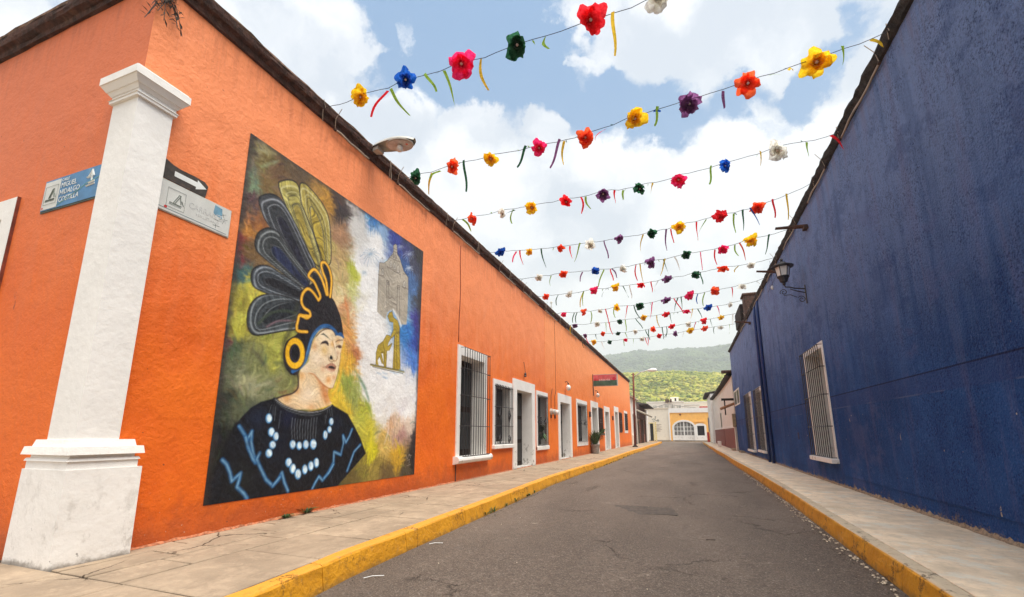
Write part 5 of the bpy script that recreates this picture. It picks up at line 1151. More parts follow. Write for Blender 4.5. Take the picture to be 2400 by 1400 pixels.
for gi, (gyv, _a, _b, flowers, ribs) in enumerate(G):
    P = [onY(x, y, gyv) for _, x, y, s in flowers]
    lz = 6.22 if gi < 6 else 6.2; left = Vector((LX + .13, gyv, P[0].z + .06 if gi else 6.12)); right = Vector((RX - .1, gyv, 6.38))
    if gi == 0: P = P + [Vector((1.4, gyv, 6.42))]
    g_ = thing('paper_flower_garland', left, '%s string of tissue paper flowers across the street, counted from the nearest' % ['nearest', 'second', 'third', 'fourth', 'fifth', 'sixth', 'seventh', 'eighth', 'ninth', 'farthest'][gi], 'garland', 'paper flower garlands across the street')
    up_off = .07
    knots = [left] + [p_ + Vector((0, 0, up_off * (.8 if gi < 3 else .6))) for p_ in P] + [right]
    if gi == 0: knots = [left] + [p_ + Vector((0, 0, .02)) for p_ in P] + [right]
    pts = []
    for a, b in zip(knots, knots[1:]):
        for k in range(5):
            q = a.lerp(b, k / 5); q.z += jit(.014) - .03 * math.sin(PI * k / 5); q.y += jit(.01); pts.append(q)
    pts.append(right)
    mb = MB(); mb.tube(pts, .0055 if gi < 4 else .0065, 4); mb.build('wire', M_iron, g_)
    mb = MB(); mb.tube([left + Vector((0, 0, 0)), Vector((LX + .13, gyv - .05, 6.24)), Vector((LX + .08, gyv, 6.05)), Vector((LX + .05, gyv + .04, 5.94))], .006, 4); mb.tube([right, Vector((RX - .12, gyv, 6.5)), Vector((RX - .08, gyv + .1, 6.33))], .006, 4); mb.build('tie', M_tubew, g_)
    if gi == 0: P = P[:-1]
    for (c, x, y, s), p_ in zip(flowers, P):
        R0 = .172 * s
        view = (EYE - p_).normalized()
        d_ = (Vector((jit(.9), -.55 + jit(.5), -.75 + jit(.5))).normalized() * (1.0 if gi > 1 else .6) + view * (.35 if gi > 1 else .75)).normalized()
        rot = d_.to_track_quat('Z', 'Y').to_euler()
        if gi < 3:
            f_ = inst('flower', HEART, g_, p_, rot, (R0, R0, R0), PM[c]); f_['label'] = '%s tissue paper flower' % c
            for k in range(7):
                a = 2*PI*k/7 + jit(.25); o = bpy.data.objects.new('petal', PET[R.randrange(4)]); COL.objects.link(o); o.parent = f_
                o.rotation_euler = (Matrix.Rotation(a, 3, 'Z') @ Matrix.Rotation(-.25 + jit(.4), 3, 'Y')).to_euler(); q = R.uniform(.85, 1.2); o.scale = (q, q * R.uniform(.9, 1.2), q)
                o.material_slots[0].link = 'OBJECT'; o.material_slots[0].material = PM[c]
            o = bpy.data.objects.new('stamen', STAM); COL.objects.link(o); o.parent = f_
        else:
            sq = R.uniform(.75, 1.1); f_ = inst('flower', FLW[R.randrange(5)], g_, p_, rot, (R0 * 1.05, R0 * sq, R0), PM[c]); f_['label'] = '%s tissue paper flower' % c
    for (c, x, y, s) in ribs:
        p_ = onY(x, y, gyv)
        # hang it from the wire
        for a, b in zip(pts, pts[1:]):
            if a.x <= p_.x <= b.x: p_ = a.lerp(b, (p_.x - a.x) / max(1e-6, b.x - a.x)); break
        ln = (.58 if gi < 3 else .5) * s; wl = (.46 if gi < 3 else .42)
        o = inst('ribbon', RIB[R.randrange(7)], g_, p_, (jit(.35), jit(.55 if gi < 3 else .25), R.uniform(-.8, .8)), (wl, wl, ln), PM[c])
    # little paper leaves on the wire
    for k in range(9):
        mb = MB(); q = pts[R.randrange(2, len(pts) - 2)]; a = R.uniform(0, 6.28); u = Vector((math.cos(a) * .05, jit(.02), math.sin(a) * .05 - .02)); v = Vector((jit(.02), .012, .014))
        mb.add([q, q + u * .5 + v, q + u * 1.3, q + u * .5 - v], [(0, 1, 2, 3)]); mb.build('paper_leaf', PM['green' if k % 2 else 'lime'], g_)

# ---------------------------------------------------------------- plants and small things
def leafy(mb, c, n, h, spread, size, droop=.3, up=True):
    c = Vector(c)
    for k in range(n):
        a = R.uniform(0, 2*PI); r = spread * math.sqrt(R.random()); L_ = h * R.uniform(.5, 1.)
        d = Vector((math.cos(a) * r, math.sin(a) * r, L_ if up else -L_)); w_ = Vector((-math.sin(a), math.cos(a), 0)) * size * R.uniform(.6, 1.2)
        b = c + Vector((math.cos(a) * r * .15, math.sin(a) * r * .15, 0)); m_ = b + d * .6; tip = b + d + Vector((math.cos(a) * r * droop, math.sin(a) * r * droop, -L_ * droop * .4))
        mb.add([b - w_ * .3, b + w_ * .3, m_ + w_, tip, m_ - w_], [(0, 1, 2, 3, 4)])
t_ = thing('potted_plant', (-4.88, 25.2, 0), 'spiky green plant in a pale pot beside the third white doorway', 'plant')
mb = MB(); mb.lathe((-4.86, 25.9, 0), [(.17, 0), (.20, .04), (.25, .42), (.28, .44), (.27, .50), (.22, .50)], 14); mb.build('pot', M_clay, t_)
mb = MB(); leafy(mb, (-4.86, 25.9, .46), 90, 1.1, .55, .03, .5); mb.build('foliage', M_greenp, t_)
t_ = thing('window_plant', (LX + .05, 16.7, 1.0), 'green fern growing through the bars of the window between the first doorways', 'plant')
mb = MB(); mb.lathe((LX - .1, 16.7, .98), [(.08, 0), (.12, .15), (.12, .17)], 10); mb.build('pot', M_clay, t_)
mb = MB(); leafy(mb, (LX - .08, 16.7, 1.1), 90, .5, .25, .03, .8); leafy(mb, (LX - .02, 16.7, 1.15), 40, .3, .2, .03, .5, False); mb.build('foliage', M_greenp, t_)
t_ = thing('window_plant', (LX + .05, 29.2, 1.1), 'green plants on the sill of the rusty barred window', 'plant')
mb = MB()
for y in (28.8, 29.2, 29.7): leafy(mb, (LX + .03, y, 1.05), 40, .5, .25, .035, .7)
mb.build('foliage', M_greenp, t_); mb = MB(); mb.box((LX + .015, 28.6, .98), (LX + .16, 29.85, 1.1)); mb.build('planter', M_rustiron, t_)
# weed hanging from the corner of the roof
c = onX(385, 4, LX); t_ = thing('wall_weed', c, 'dark red weed sprouting from the orange wall at its top corner', 'plant')
mb = MB(); mbl = MB()
for k in range(15):
    a = R.uniform(-1.3, 1.1); L_ = R.uniform(.2, .5); p0 = c + Vector((.01, jit(.12), R.uniform(.05, .3))); p1 = p0 + Vector((.05, math.sin(a) * L_ * .35, -L_ * .45)); p2 = p0 + Vector((.07, math.sin(a) * L_ * .55, -L_))
    mb.tube([p0, p1, p2], .004, 4)
    for q in range(11):
        u = q / 11; s_ = p0.lerp(p1, u*2) if u < .5 else p1.lerp(p2, u*2-1); w_ = Vector((jit(.015), jit(.045), jit(.05)))
        mbl.add([s_, s_ + w_ + Vector((.01, .006, 0)), s_ + w_ * 1.7, s_ + w_ - Vector((0, .008, .0))], [(0, 1, 2, 3)])
mb.build('stem', M_weed, t_); mbl.build('foliage', simple('dark_red_leaf', (.055, .032, .018), .7, .5, 40.), t_)
for k, (px, py, n, h) in enumerate([(720, 1199, 46, .12), (668, 1206, 30, .07)]):
    c = onX(px, py, LX + .03); c.z = 0.; mb = MB(); leafy(mb, c, n, h, .13, .012, .6); one('pavement_weed', mb, M_greenp, ('larger green weed tuft at the foot of the orange wall below the mural', 'smaller green weed tuft left of its neighbour at the foot of the mural wall')[k], 'weed', 'weeds at the foot of the mural wall', origin=c)
mb = MB()
for k in range(34):
    y = R.uniform(7, 34); leafy(mb, (KL(y) + .05, y, -.2), 7, R.uniform(.04, .12), .06, .010, .5)
o = mb.build('gutter_weeds', M_greenp); tag(o, 'small green weeds along the foot of the left kerb', 'weed', kind='stuff')
# crumbs of plaster and paper along the right gutter, gravel along both
M_crumb = simple('pale_crumbs', L3(206, 190, 166), .85, .3, 30.); M_grit = simple('dark_grit', L3(90, 80, 70), .9, .4, 30.)
def crumbs(mb, x, y, z, s):
    a = [Vector((jit(s), jit(s), 0)) for _ in range(3)]; top = Vector((jit(s*.4), jit(s*.4), R.uniform(.3, .9) * s)); b = Vector((x, y, z))
    q = [Vector((math.cos(k*PI/2 + jit(.5)), math.sin(k*PI/2 + jit(.5)), 0)) * s * R.uniform(.5, 1.1) for k in range(4)]
    mb.add([b + v for v in q] + [b + v * .6 + Vector((0, 0, s * R.uniform(.25, .7))) for v in q], [(0,1,5,4),(1,2,6,5),(2,3,7,6),(3,0,4,7),(4,5,6,7)])
mb = MB(); mg = MB()
for k in range(520):
    y = 3.6 + 14 * R.random() ** 1.3; cl_ = .5 + .5 * math.sin(y * 2.3) * math.sin(y * 5.1 + 1)
    if R.random() < .25 + cl_ * .8: crumbs(mb, KR(y) - .06 - abs(R.gauss(0, .06)), y, -.204, R.uniform(.006, .024))
    crumbs(mg, KR(y) - .05 - abs(R.gauss(0, .09)), y, -.204, R.uniform(.005, .014))
for k in range(260):
    y = 2.6 + 9 * R.random(); crumbs(mg, KL(y) + .06 + abs(R.gauss(0, .08)), y, -.212, R.uniform(.005, .014))
for k in range(60): crumbs(mb, R.uniform(-2.9, 1.5), R.uniform(3, 14), -.198, R.uniform(.004, .011))
tag(mb.build('gutter_crumbs', M_crumb), 'pale crumbs of plaster and leaves scattered along the gutter', 'debris', kind='stuff'); tag(mg.build('gutter_grit', M_grit), 'dark grit lying along both kerbs', 'debris', kind='stuff')
# ragged mortar fillet where the blue wall meets the pavement
mb = MB(); vs = []; ys = np.arange(1.2, 33, .06)
for y in ys: h = .03 + .05 * R.random() * (1 if R.random() < .35 else .3); vs += [(RX - .03 - jit(.012), y, .001), (RX - .014, y, h * .7), (RX - .002, y, h)]
mb.add(vs, [(3*i+k, 3*i+k+1, 3*i+k+4, 3*i+k+3) for i in range(len(ys) - 1) for k in range(2)]); mb.build('mortar_fillet', simple('salty_mortar', L3(150, 130, 108), .95, .3, 30., .006, 60.), bb)
mb = MB(); vs = []; ys = np.arange(3.0, 46, .07)
for y in ys: h = .012 + .02 * R.random(); vs += [(LX + .03 + jit(.012), y, .001), (LX + .002, y, h)]
mb.add(vs, [(2*i, 2*i+1, 2*i+3, 2*i+2) for i in range(len(ys) - 1)]); mb.build('mortar_fillet', simple('orange_dust', L3(176, 110, 76), .95, .3, 30.), ob)
for k, (px, py, l_) in enumerate([(852, 1355, .13), (1006, 1275, .10)]):
    c = onZ(px, py, -.195); mb = MB(); mb.tube([c, c + Vector((.05, .5*l_, .006)), c + Vector((.13, l_, 0))], .003, 4); one('paper_streamer', mb, M_letter, ('long thin white streamer', 'short white streamer')[k] + ' lying on the road by the left kerb', 'streamer', origin=c)
c = onX(1664, 1266 - 20, 10) if False else onZ(1665, 1266, -.195); mb = MB(); mb.tube([c + Vector((-.05, 0, 0)), c + Vector((.06, .01, .004))], .005, 4); one('twig', mb, M_weed, 'small dark twig lying on the asphalt in the middle of the road', 'twig', origin=c)
c = onZ(1996, 1262, -.16); mb = MB(); mb.add([c, c + Vector((.05, .02, .01)), c + Vector((.09, .01, .03)), c + Vector((.04, -.01, .03))], [(0, 1, 2, 3)]); one('green_scrap', mb, PM['green'], 'green paper scrap fallen against the right kerb', 'scrap', origin=c)

# ---------------------------------------------------------------- far left: white house, brick house, utility pole
t_ = thing('white_house', (LX, 46.3, 0), 'narrow white house just past the end of the orange wall', 'house')
mb = MB(); wall_cells(mb, LX, 46.25, 52., -.2, 4.6, [(47.2, 49.2, .9, 3.2), (50., 51.5, 0., 3.0)]); mb.box((-12, 51.9, -.2), (LX - .01, 52., 4.6)); mb.build('wall', M_offwhite, t_)
mb = MB(); mb.prism([(LX + .35, 46.3, 4.55), (LX + .35, 46.3, 4.68), (-8, 46.3, 5.4), (-8, 46.3, 5.2)], (0, 5.7, 0)); mb.build('roof', M_slat, t_)
mb = MB(); mb.box((LX - .3, 47.2, .9), (LX - .35, 49.2, 3.2)); mb.box((LX - .3, 50., 0), (LX - .35, 51.5, 3.0)); mb.build('shutter', M_dark, t_)
mb = MB(); frame_x(mb, LX, 1, 47.2, 49.2, .9, 3.2, .18, .18, .15, .3, .05); mb.box((LX + .12, 47.1, .86), (LX - .02, 49.3, .96)); mb.build('frame', M_white, t_)
mb = MB(); mb.box((LX + .09, 46.3, 0.01), (LX + .001, 47.1, .95)); mb.build('worn_base', M_cream, t_)
t_ = thing('brick_house', (LX, 52.05, 0), 'brick fronted house with dark overhanging roof and a pale lean-to canopy', 'house')
mb = MB(); wall_cells(mb, LX - .05, 52.05, 63., -.2, 4.4, [(58.4, 60.6, 1.0, 2.75), (53.2, 54.5, 0, 2.5)]); mb.box((-12, 62.9, -.2), (LX - .06, 63., 4.4)); mb.build('wall', M_mortar, t_)
mbb = MB(); mbb.box((0, 0, 0), (.05, .56, .16), .012); bk = mbb.mesh('brick', M_brick); cnt = 0
mj = MB()
for r in range(14):
    z = .05 + r * .187
    for k in range(18):
        y = 54.6 + k * .6 + (.3 if r % 2 else 0)
        if y > 62.3 or (58.4 - .5 < y < 60.6 and 1.0 - .1 < z < 2.75): continue
        if cnt < 290: inst('brick', bk, t_, (LX - .03 + jit(.008), y, z)); cnt += 1
mj.box((LX + .01, 52.1, 2.72), (LX - .04, 62.9, 4.38)); 
o = mj.build('upper_wall', simple('dark_brown_wall', L3(84, 54, 46), .9, .25, 3.), t_)
mb = MB(); mb.box((LX - .3, 58.4, 1.0), (LX - .35, 60.6, 2.75)); mb.box((LX - .3, 53.2, 0), (LX - .35, 54.5, 2.5)); mb.build('shutter', M_dark, t_)
for y in (55.6, 57.4, 61.3): mb = MB(); mb.box((LX + .16, y, 0.002), (LX + .03, y + .22, 2.7)); mb.build('post', M_wood, t_)
mb = MB()
for k in range(26):
    y = 52.1 + k * .42; mb.tube([(LX - .02, y, 3.62), (LX + .9, y, 3.18)], .10, 6)
mb.build('canopy', M_slat, t_)
mb = MB(); mb.prism([(LX + 1.05, 55, 4.30), (LX + 1.05, 55, 4.42), (-7.5, 57, 5.35), (-10, 57, 5.3), (-10, 55, 4.3)], (0, 9.3, 0)); mb.build('roof', M_tile_dark, t_)
mb = MB(); mb.box((LX + .12, 63.05, -.02), (-6.5, 65.8, 4.15)); one('white_corner_house', mb, M_white, 'plain white corner house end at the far left end of the street', 'house', origin=(LX, 63, 0))

pb = onZ(1489, 1048, 0); pt = onY(1484, 875, pb.y)
t_ = thing('street_lamp', pb, 'tall rusty street lamp post with curved arm at the kerb', 'street lamp')
mb = MB(); mb.tube([pb - Vector((0, 0, .0)), pb.lerp(pt, .5), pt], [.10, .085, .07], 8); mb.build('post', M_polewood, t_, smooth=True)
mb = MB(); mb.lathe(pb, [(.22, 0), (.22, .06), (.14, .09), (.13, .14)], 8); mb.build('foot', M_tile_dark, t_)
a = pb.lerp(pt, .97); e = onY(1522, 868, pb.y); m1 = onY(1500, 873, pb.y); m0 = onY(1493, 879, pb.y)
mb = MB(); mb.tube([a + Vector((0,0,-.1)), m0, m1, e], .045, 6); mb.build('arm', M_metal, t_, smooth=True)
e2 = onY(1540, 867, pb.y); mb = MB(); mb.tube([e - Vector((.15, 0, 0)), e.lerp(e2, .3), e.lerp(e2, .8), e2], [.06, .15, .14, .05], 8); mb.build('lamp_head', M_white, t_, smooth=True)
mb = MB(); mb.tube([pt + Vector((-.18, 0, -.10)), pt + Vector((.18, 0, -.10))], .03, 5); mb.tube([pt + Vector((-.13, 0, -.4)), pt + Vector((.13, 0, -.4))], .03, 5); mb.build('crossarm', M_tile_dark, t_)

# ---------------------------------------------------------------- far right: cream house with maroon base, white houses
t_ = thing('cream_house', (RX - .05, 33.2, 0), 'cream house with maroon painted base and sagging dark eave beyond the blue wall', 'house')
HX = RX - .05
mb = MB(); wall_cells(mb, HX, 33.15, 57.5, -.2, 4.85, [(45.5, 47.2, 1.5, 2.9)]); mb.box((HX + .01, 33.15, -.2), (11, 33.25, 4.85)); mb.build('wall', M_offwhite, t_)
for a, b in ((33.3, 43.), (43.3, 57.4)): mb = MB(); mb.box((HX - .035, a, -.02), (HX - .001, b, 1.45 + (0 if a < 40 else .03)), .008); mb.build('maroon_base', M_maroon, t_)
mb = MB(); mb.box((HX - .05, 33.2, 1.47), (HX - .001, 57.4, 1.62)); mb.build('dado_rail', M_white, t_)
mb = MB(); mb.box((HX + .12, 45.5, 1.5), (HX + .16, 47.2, 2.9)); mb.build('shutter', M_wood, t_)
pthh = [((HX, y, 0), (-1, 0)) for y in np.arange(33.2, 57.5, .3)]
def sag(y): return -.35 * math.sin(PI * min(1, max(0, (y - 33) / 24)))
vs = []
for (o, d) in pthh:
    for (a_2, z) in [(-.1, 4.80), (.25, 4.84), (.32, 4.98), (.2, 5.06), (-.5, 5.3)]: vs.append((o[0] - a_2 + jit(.02), o[1], z + sag(o[1]) * .25 + jit(.02)))
mb = MB(); k = 5; mb.add(vs, [(i*k+j_, i*k+j_+1, (i+1)*k+j_+1, (i+1)*k+j_) for i in range(len(pthh)-1) for j_ in range(k-1)]); mb.build('eave', M_tile_dark, t_)
mb = MB(); mb.box((HX + .3, 33.3, 4.86), (11, 57.4, 5.25)); mb.build('roof', M_tile_dark, t_)
a = onX(1714, 861, HX); mb = MB(); mb.box((HX - .55, 33.4, 5.05), (HX + .1, 33.75, 5.25), .03); mb.build('spout', M_wood, t_)
t_ = thing('white_end_house', (HX, 57.6, 0), 'white house with ragged tiled eave at the far right corner of the street', 'house')
mb = MB(); wall_cells(mb, HX - .25, 57.6, 66., -.2, 5.6, [(60.5, 61.3, .2, 3.)]); mb.box((HX - .25, 65.9, -.2), (10, 66, 5.6)); mb.box((HX - .24, 57.55, -.2), (10, 57.6, 5.6)); mb.build('wall', M_white, t_)
mb = MB(); mb.box((HX - .05, 60.5, .2), (HX, 61.3, 3.)); mb.build('door', M_metal, t_)
mb = MB()
for k in range(22): y = 57.6 + k * .4; mb.tube([(HX - .75, y, 5.6), (HX + 2., y, 6.1)], .13, 6)
mb.build('roof', M_tile_dark, t_)
mb = MB(); mb.box((2.35, 65.2, -.02), (2.62, 66., 1.25), .02); one('red_post', mb, M_red, 'red painted block against the white house at the far corner', 'post', origin=(2.5, 65.5, 0))
mb = MB(); mb.box((2.55, 64.8, 1.3), (2.66, 65.0, 3.1)); one('drain_pipe', mb, simple('blue_grey_pipe', L3(96, 108, 130), .6), 'blue grey drain pipe above the red block at the far corner', 'pipe', origin=(2.6, 64.9, 1.3))
a, b = onY(1724, 945, 33.0), onY(1688, 959, 33.0)
t_ = thing('wooden_beam', a, 'rough wooden beam sticking out at the junction of the blue and cream walls', 'beam')
mb = MB(); mb.tube([a + Vector((.3, 0, .1)), a, b], .085, 8); mb.build('beam', simple('tan_timber', L3(168, 118, 78), .8, .25, 12.), t_)
c = onY(1699, 953, 33.); mb = MB(); mb.tube([c + Vector((0, 0, -.55)), c + Vector((0, 0, .4))], .04, 6); mb.box(c + Vector((-.18, -.1, .38)), c + Vector((.55, .1, .52))); mb.build('cross_piece', M_tile_dark, t_)
mb = MB(); mb.box((HX - .3, 33.2, .0), (HX - .04, 34.3, .14), .01); one('doorstep', mb, M_slab, 'concrete doorstep at the near end of the maroon base', 'step', origin=(HX, 33.2, 0))
mb = MB(); mb.box((2.35, 43.4, .0), (2.62, 43.9, .45), .03); one('white_block', mb, M_white, 'small white block standing on the pavement against the maroon base', 'block', origin=(2.5, 43.6, 0))
t_ = thing('electric_meter_box', (RX - .05, 33.05, 1.9), 'tan meter box and pipe on the corner of the blue wall', 'meter')
mb = MB(); mb.box((RX - .24, 32.9, 1.5), (RX - .03, 33.1, 2.35), .02); mb.build('box', simple('tan_meter', L3(160, 138, 104), .6, .2, 8.), t_); mb = MB(); mb.tube([(RX - .12, 33.05, 0), (RX - .12, 33.05, 1.5)], .05, 6); mb.build('conduit', M_cream, t_)

# ---------------------------------------------------------------- end of the street
DE = 80.
E_ = lambda x, y: onY(x, y, DE)
t_ = thing('cream_building', (-5.9, DE, 0), 'cream building closing the street, with a drawn emblem and lines of writing', 'building')
xl, xm, xr = -16., E_(1571, 1000).x, 14.
zt = E_(1545, 958).z
mb = MB(); dx0, dx1, dz1 = E_(1523, 1000).x, E_(1531, 1000).x, E_(1530, 993).z
wall_cells(mb, DE, xl, xm, -.25, zt, [(dx0, dx1, -.25, dz1)], 1.5, x=False); mb.box((xl, DE + .02, -.2), (xl + .1, DE + 8, zt)); mb.build('wall', M_cream, t_)
mb = MB(); mb.box((xl, DE + .3, zt), (xm, DE + 8, zt + .05)); mb.box((xl, DE - .12, zt), (xm, DE + .3, zt + .12)); mb.build('roof', M_cream, t_)
mb = MB(); mb.box((dx0, DE + .35, -.2), (dx1, DE + .4, dz1)); mb.build('door', M_dark, t_)
mb = MB(); mb.box((dx1, DE - .03, -.1), (dx1 + .12, DE + .3, dz1 + .15)); mb.box((dx1 + .25, DE - .06, -.1), (dx1 + .5, DE - .002, dz1 + .25)); mb.box((dx0 - .2, DE - .03, dz1), (dx1, DE + .02, dz1 + .15)); mb.build('frame', simple('pale_yellow_trim', L3(234, 212, 150), .7), t_)
def tstroke(name, m, lists, r, par):
    mb = MB()
    for P in lists: mb.tube([Vector((E_(x, y).x, DE - .012, E_(x, y).z)) for x, y in P], r, 4)
    mb.build(name, m, par)
tstroke('emblem', M_ink, [[(1528,984),(1532,982),(1536,985),(1539,987),(1543,984)], [(1535,977),(1536,980),(1535,983)], [(1530,987),(1534,988)], [(1541,983),(1545,987)], [(1538,986),(1544,988)], [(1535,976),(1538,978)]], .035, t_)
tstroke('lettering', simple('grey_brown_writing', L3(150, 130, 112), .7), [[(1536, y), (1536 + w_, y)] for y, w_ in ((995, 14), (998, 9), (1001, 15), (1004, 12), (1006.5, 16), (1009, 9), (1011, 12))], .022, t_)
t_ = thing('yellow_gate_building', (xm, DE, 0), 'mustard yellow building front with arched white gate at the end of the street', 'building')
gx0, gx1 = E_(1579.5, 1000).x, E_(1626.5, 1000).x; gzs = E_(1603, 1003).z; gzt = E_(1603, 988.5).z; gzb = -.1
wx0, wx1, wzb, wzt = E_(1634, 1000).x, E_(1650.5, 1000).x, E_(1640, 1021).z, E_(1640, 998.5).z
zy = E_(1600, 967.5).z
def arch(x0, x1, zs, zt_, n=14):
    cx_, rx_, rz = (x0 + x1) / 2, (x1 - x0) / 2, zt_ - zs
    return [(cx_ + rx_ * math.cos(a), zs + rz * math.sin(a)) for a in np.linspace(PI, 0, n + 1)]
A = arch(gx0, gx1, gzs, gzt); mb = MB(); xr2 = E_(1672, 1000).x
mb.add([(xm, DE, -.2), (gx0, DE, -.2), (gx0, DE, gzs), (xm, DE, gzs)], [(0, 1, 2, 3)])
for (xa, za), (xb, zb) in zip(A, A[1:]): mb.add([(xa, DE, za), (xb, DE, zb), (xb, DE, zy), (xa, DE, zy)], [(0, 1, 2, 3)])
mb.add([(xm, DE, gzs), (gx0, DE, gzs), (gx0, DE, zy), (xm, DE, zy)], [(0, 1, 2, 3)])
wall_cells(mb, DE, gx1, xr, -.25, zy, [(wx0, wx1, wzb, wzt)], 1.5, x=False)
mb.build('wall', M_yellowwall, t_)
mb = MB(); w_ = .28; Ao = arch(gx0 - w_, gx1 + w_, gzs, gzt + w_)
for i in range(len(A) - 1):
    mb.prism([(A[i][0], DE - .09, A[i][1]), (A[i+1][0], DE - .09, A[i+1][1]), (Ao[i+1][0], DE - .09, Ao[i+1][1]), (Ao[i][0], DE - .09, Ao[i][1])], (0, .4, 0))
mb.box((gx0 - w_, DE - .09, -.2), (gx0, DE + .31, gzs)); mb.box((gx1, DE - .09, -.2), (gx1 + w_, DE + .31, gzs)); mb.build('gate_surround', M_white, t_)
mb = MB(); mb.box((xm - .15, DE - .10, zy), (xr, DE + .3, zt + .02)); mb.box((xm - .2, DE - .16, -.2), (xm + .02, DE + .01, zy)); mb.build('cornice', M_white, t_)
mb = MB(); mb.box((gx0, DE + 1.2, -.2), (gx1, DE + 1.25, gzt)); mb.build('dark_interior', M_dark, t_)
gt = sub_empty('gate', t_, (gx0, DE, 0)); gm = (gx0 + gx1) / 2; pz = E_(1603, 1021).z
mb = MB(); mb.box((gx0, DE + .10, -.08), (gm - .02, DE + .15, pz)); mb.box((gm + .02, DE + .10, -.08), (gx1, DE + .15, pz)); mb.build('lower_panel', M_white, gt)
mb = MB()
for z in (E_(1603, 1001).z, E_(1603, 1010.5).z, pz): mb.box((gx0, DE + .08, z - .045), (gx1, DE + .14, z + .045))
for q in (.0, 1/6, 2/6, .5, 4/6, 5/6, 1.):
    x = gx0 + (gx1 - gx0) * q; th = .085 if q == .5 else .045; zt2 = gzs + (gzt - gzs) * math.sqrt(max(0, 1 - ((x - gm) / ((gx1 - gx0) / 2)) ** 2)); mb.box((x - th, DE + .07, -.05), (x + th, DE + .13, zt2))
mb.build('frame', M_white, gt)
mbb = MB(); mbb.tube([(0, 0, 0), (0, 0, 1)], .013, 4); bm_ = mbb.mesh('bar', M_white)
for k in range(1, 24):
    x = gx0 + (gx1 - gx0) * k / 24; zt2 = gzs + (gzt - gzs) * math.sqrt(max(0, 1 - ((x - gm) / ((gx1 - gx0) / 2)) ** 2)); o = inst('bar', bm_, gt, (x, DE + .1, pz)); o.scale = (1, 1, zt2 - pz)
wn = sub_empty('window', t_, (wx0, DE, wzb)); mb = MB()
mb.box((wx0 - .35, DE - .06, -.2), (wx0, DE + .3, wzt)); mb.box((wx1, DE - .06, -.2), (wx1 + .3, DE + .3, wzt)); mb.box((wx0, DE - .05, -.2), (wx1, DE + .3, wzb))
P1 = arch(wx0 - .35, wx1 + .3, wzt, wzt + .42, 8); mb.prism([(x, DE - .06, z) for x, z in P1], (0, .3, 0)); mb.build('frame', M_white, wn)
mb = MB(); mb.box((wx0, DE + .2, wzb), (wx1, DE + .25, wzt)); mb.build('pane', M_dark, wn)
for k in range(1, 8): o = inst('bar', bm_, wn, (wx0 + (wx1 - wx0) * k / 8, DE + .08, wzb), m=M_iron); o.scale = (1, 1, wzt - wzb)
mb = MB(); mb.box((E_(1628, 1000).x, DE - .10, E_(1640, 990).z), (E_(1652, 1000).x, DE - .002, E_(1640, 987.5).z)); mb.build('ledge', M_yellowwall, t_)
mb = MB(); c = E_(1594, 972); mb.lathe((c.x, DE - .002, c.z), [(.16, 0), (.14, .10), (.05, .14)], 8, Matrix.Rotation(PI/2, 3, 'X')); mb.build('wall_light', M_polewood, t_)
# rooftops behind
def rear(name, x0, x1, y, z1, m, label, dep=6, cat='building', extra=None):
    t2 = thing(name, (x0, y, 0), label, cat); mb = MB(); mb.box((x0, y, -.2), (x1, y + dep, z1)); mb.build('wall', m, t2)
    mb = MB(); mb.box((x0 - .1, y - .1, z1), (x1 + .1, y + dep + .1, z1 + .15)); mb.build('parapet', M_white, t2); return t2
def rx(px, y): return onY(px, 950, y).x
def rz(py, y): return onY(1560, py, y).z
y = 92.; t2 = rear('rooftop_house', rx(1516, y), rx(1602, y), y, rz(943, y), M_offwhite, 'whitish flat roofed house behind the cream building')
mb = MB()
for px in (1562, 1567, 1573): mb.lathe((rx(px, y), y - .3, rz(944, y)), [(.02, 0), (.18, .0), (.18, .55), (.08, .65)], 8)
mb.build('roof_vent', M_rustiron, t2)
mb = MB()
for px in range(1530, 1600, 14): a = onY(px, 952, y - .05); mb.box((a.x, y - .06, a.z - .5), (a.x + .7, y - .002, a.z + .1))
mb.build('window', M_metal, t2)
y = 96.; t2 = rear('water_tank_tower', rx(1573, y), rx(1591, y), y, rz(934, y), M_cream, 'square pale water tower rising behind the mustard building', 1.6, 'tower')
mb = MB(); a = onY(1583, 941, y); mb.box((a.x - .12, y - .03, a.z - .6), (a.x + .18, y - .002, a.z + .6)); mb.build('window', M_dark, t2)
y = 100.; t2 = rear('rooftop_house', rx(1591, y), rx(1640, y), y, rz(950, y), M_offwhite, 'low pale house with red scrap of roof behind the mustard building')
mb = MB(); a = onY(1647, 957, 84); mb.box((a.x - .5, 84, a.z - .25), (a.x + .8, 84.6, a.z + .3)); mb.build('red_tank', M_red, t2)
y = 108.; t2 = rear('rooftop_house', rx(1600, y), rx(1680, y), y, rz(945, y), M_cream, 'cream house with a long flat parapet, farthest behind the mustard building', 6)
mb = MB()
pp = [onY(*q, 86.) for q in [(1532, 956), (1556, 949), (1575, 949), (1600, 953), (1640, 957), (1655, 958)]]; mb.tube(pp, .03, 4)
pp = [onY(*q, 86.) for q in [(1575, 962), (1576, 948)]]; mb.tube(pp, .04, 4); pp = [onY(*q, 86.) for q in [(1593, 962), (1594, 949)]]; mb.tube(pp, .04, 4)
one('overhead_cable', mb, M_iron, 'dark cables sagging on posts over the rooftops at the end of the street', 'cable', origin=pp[0])
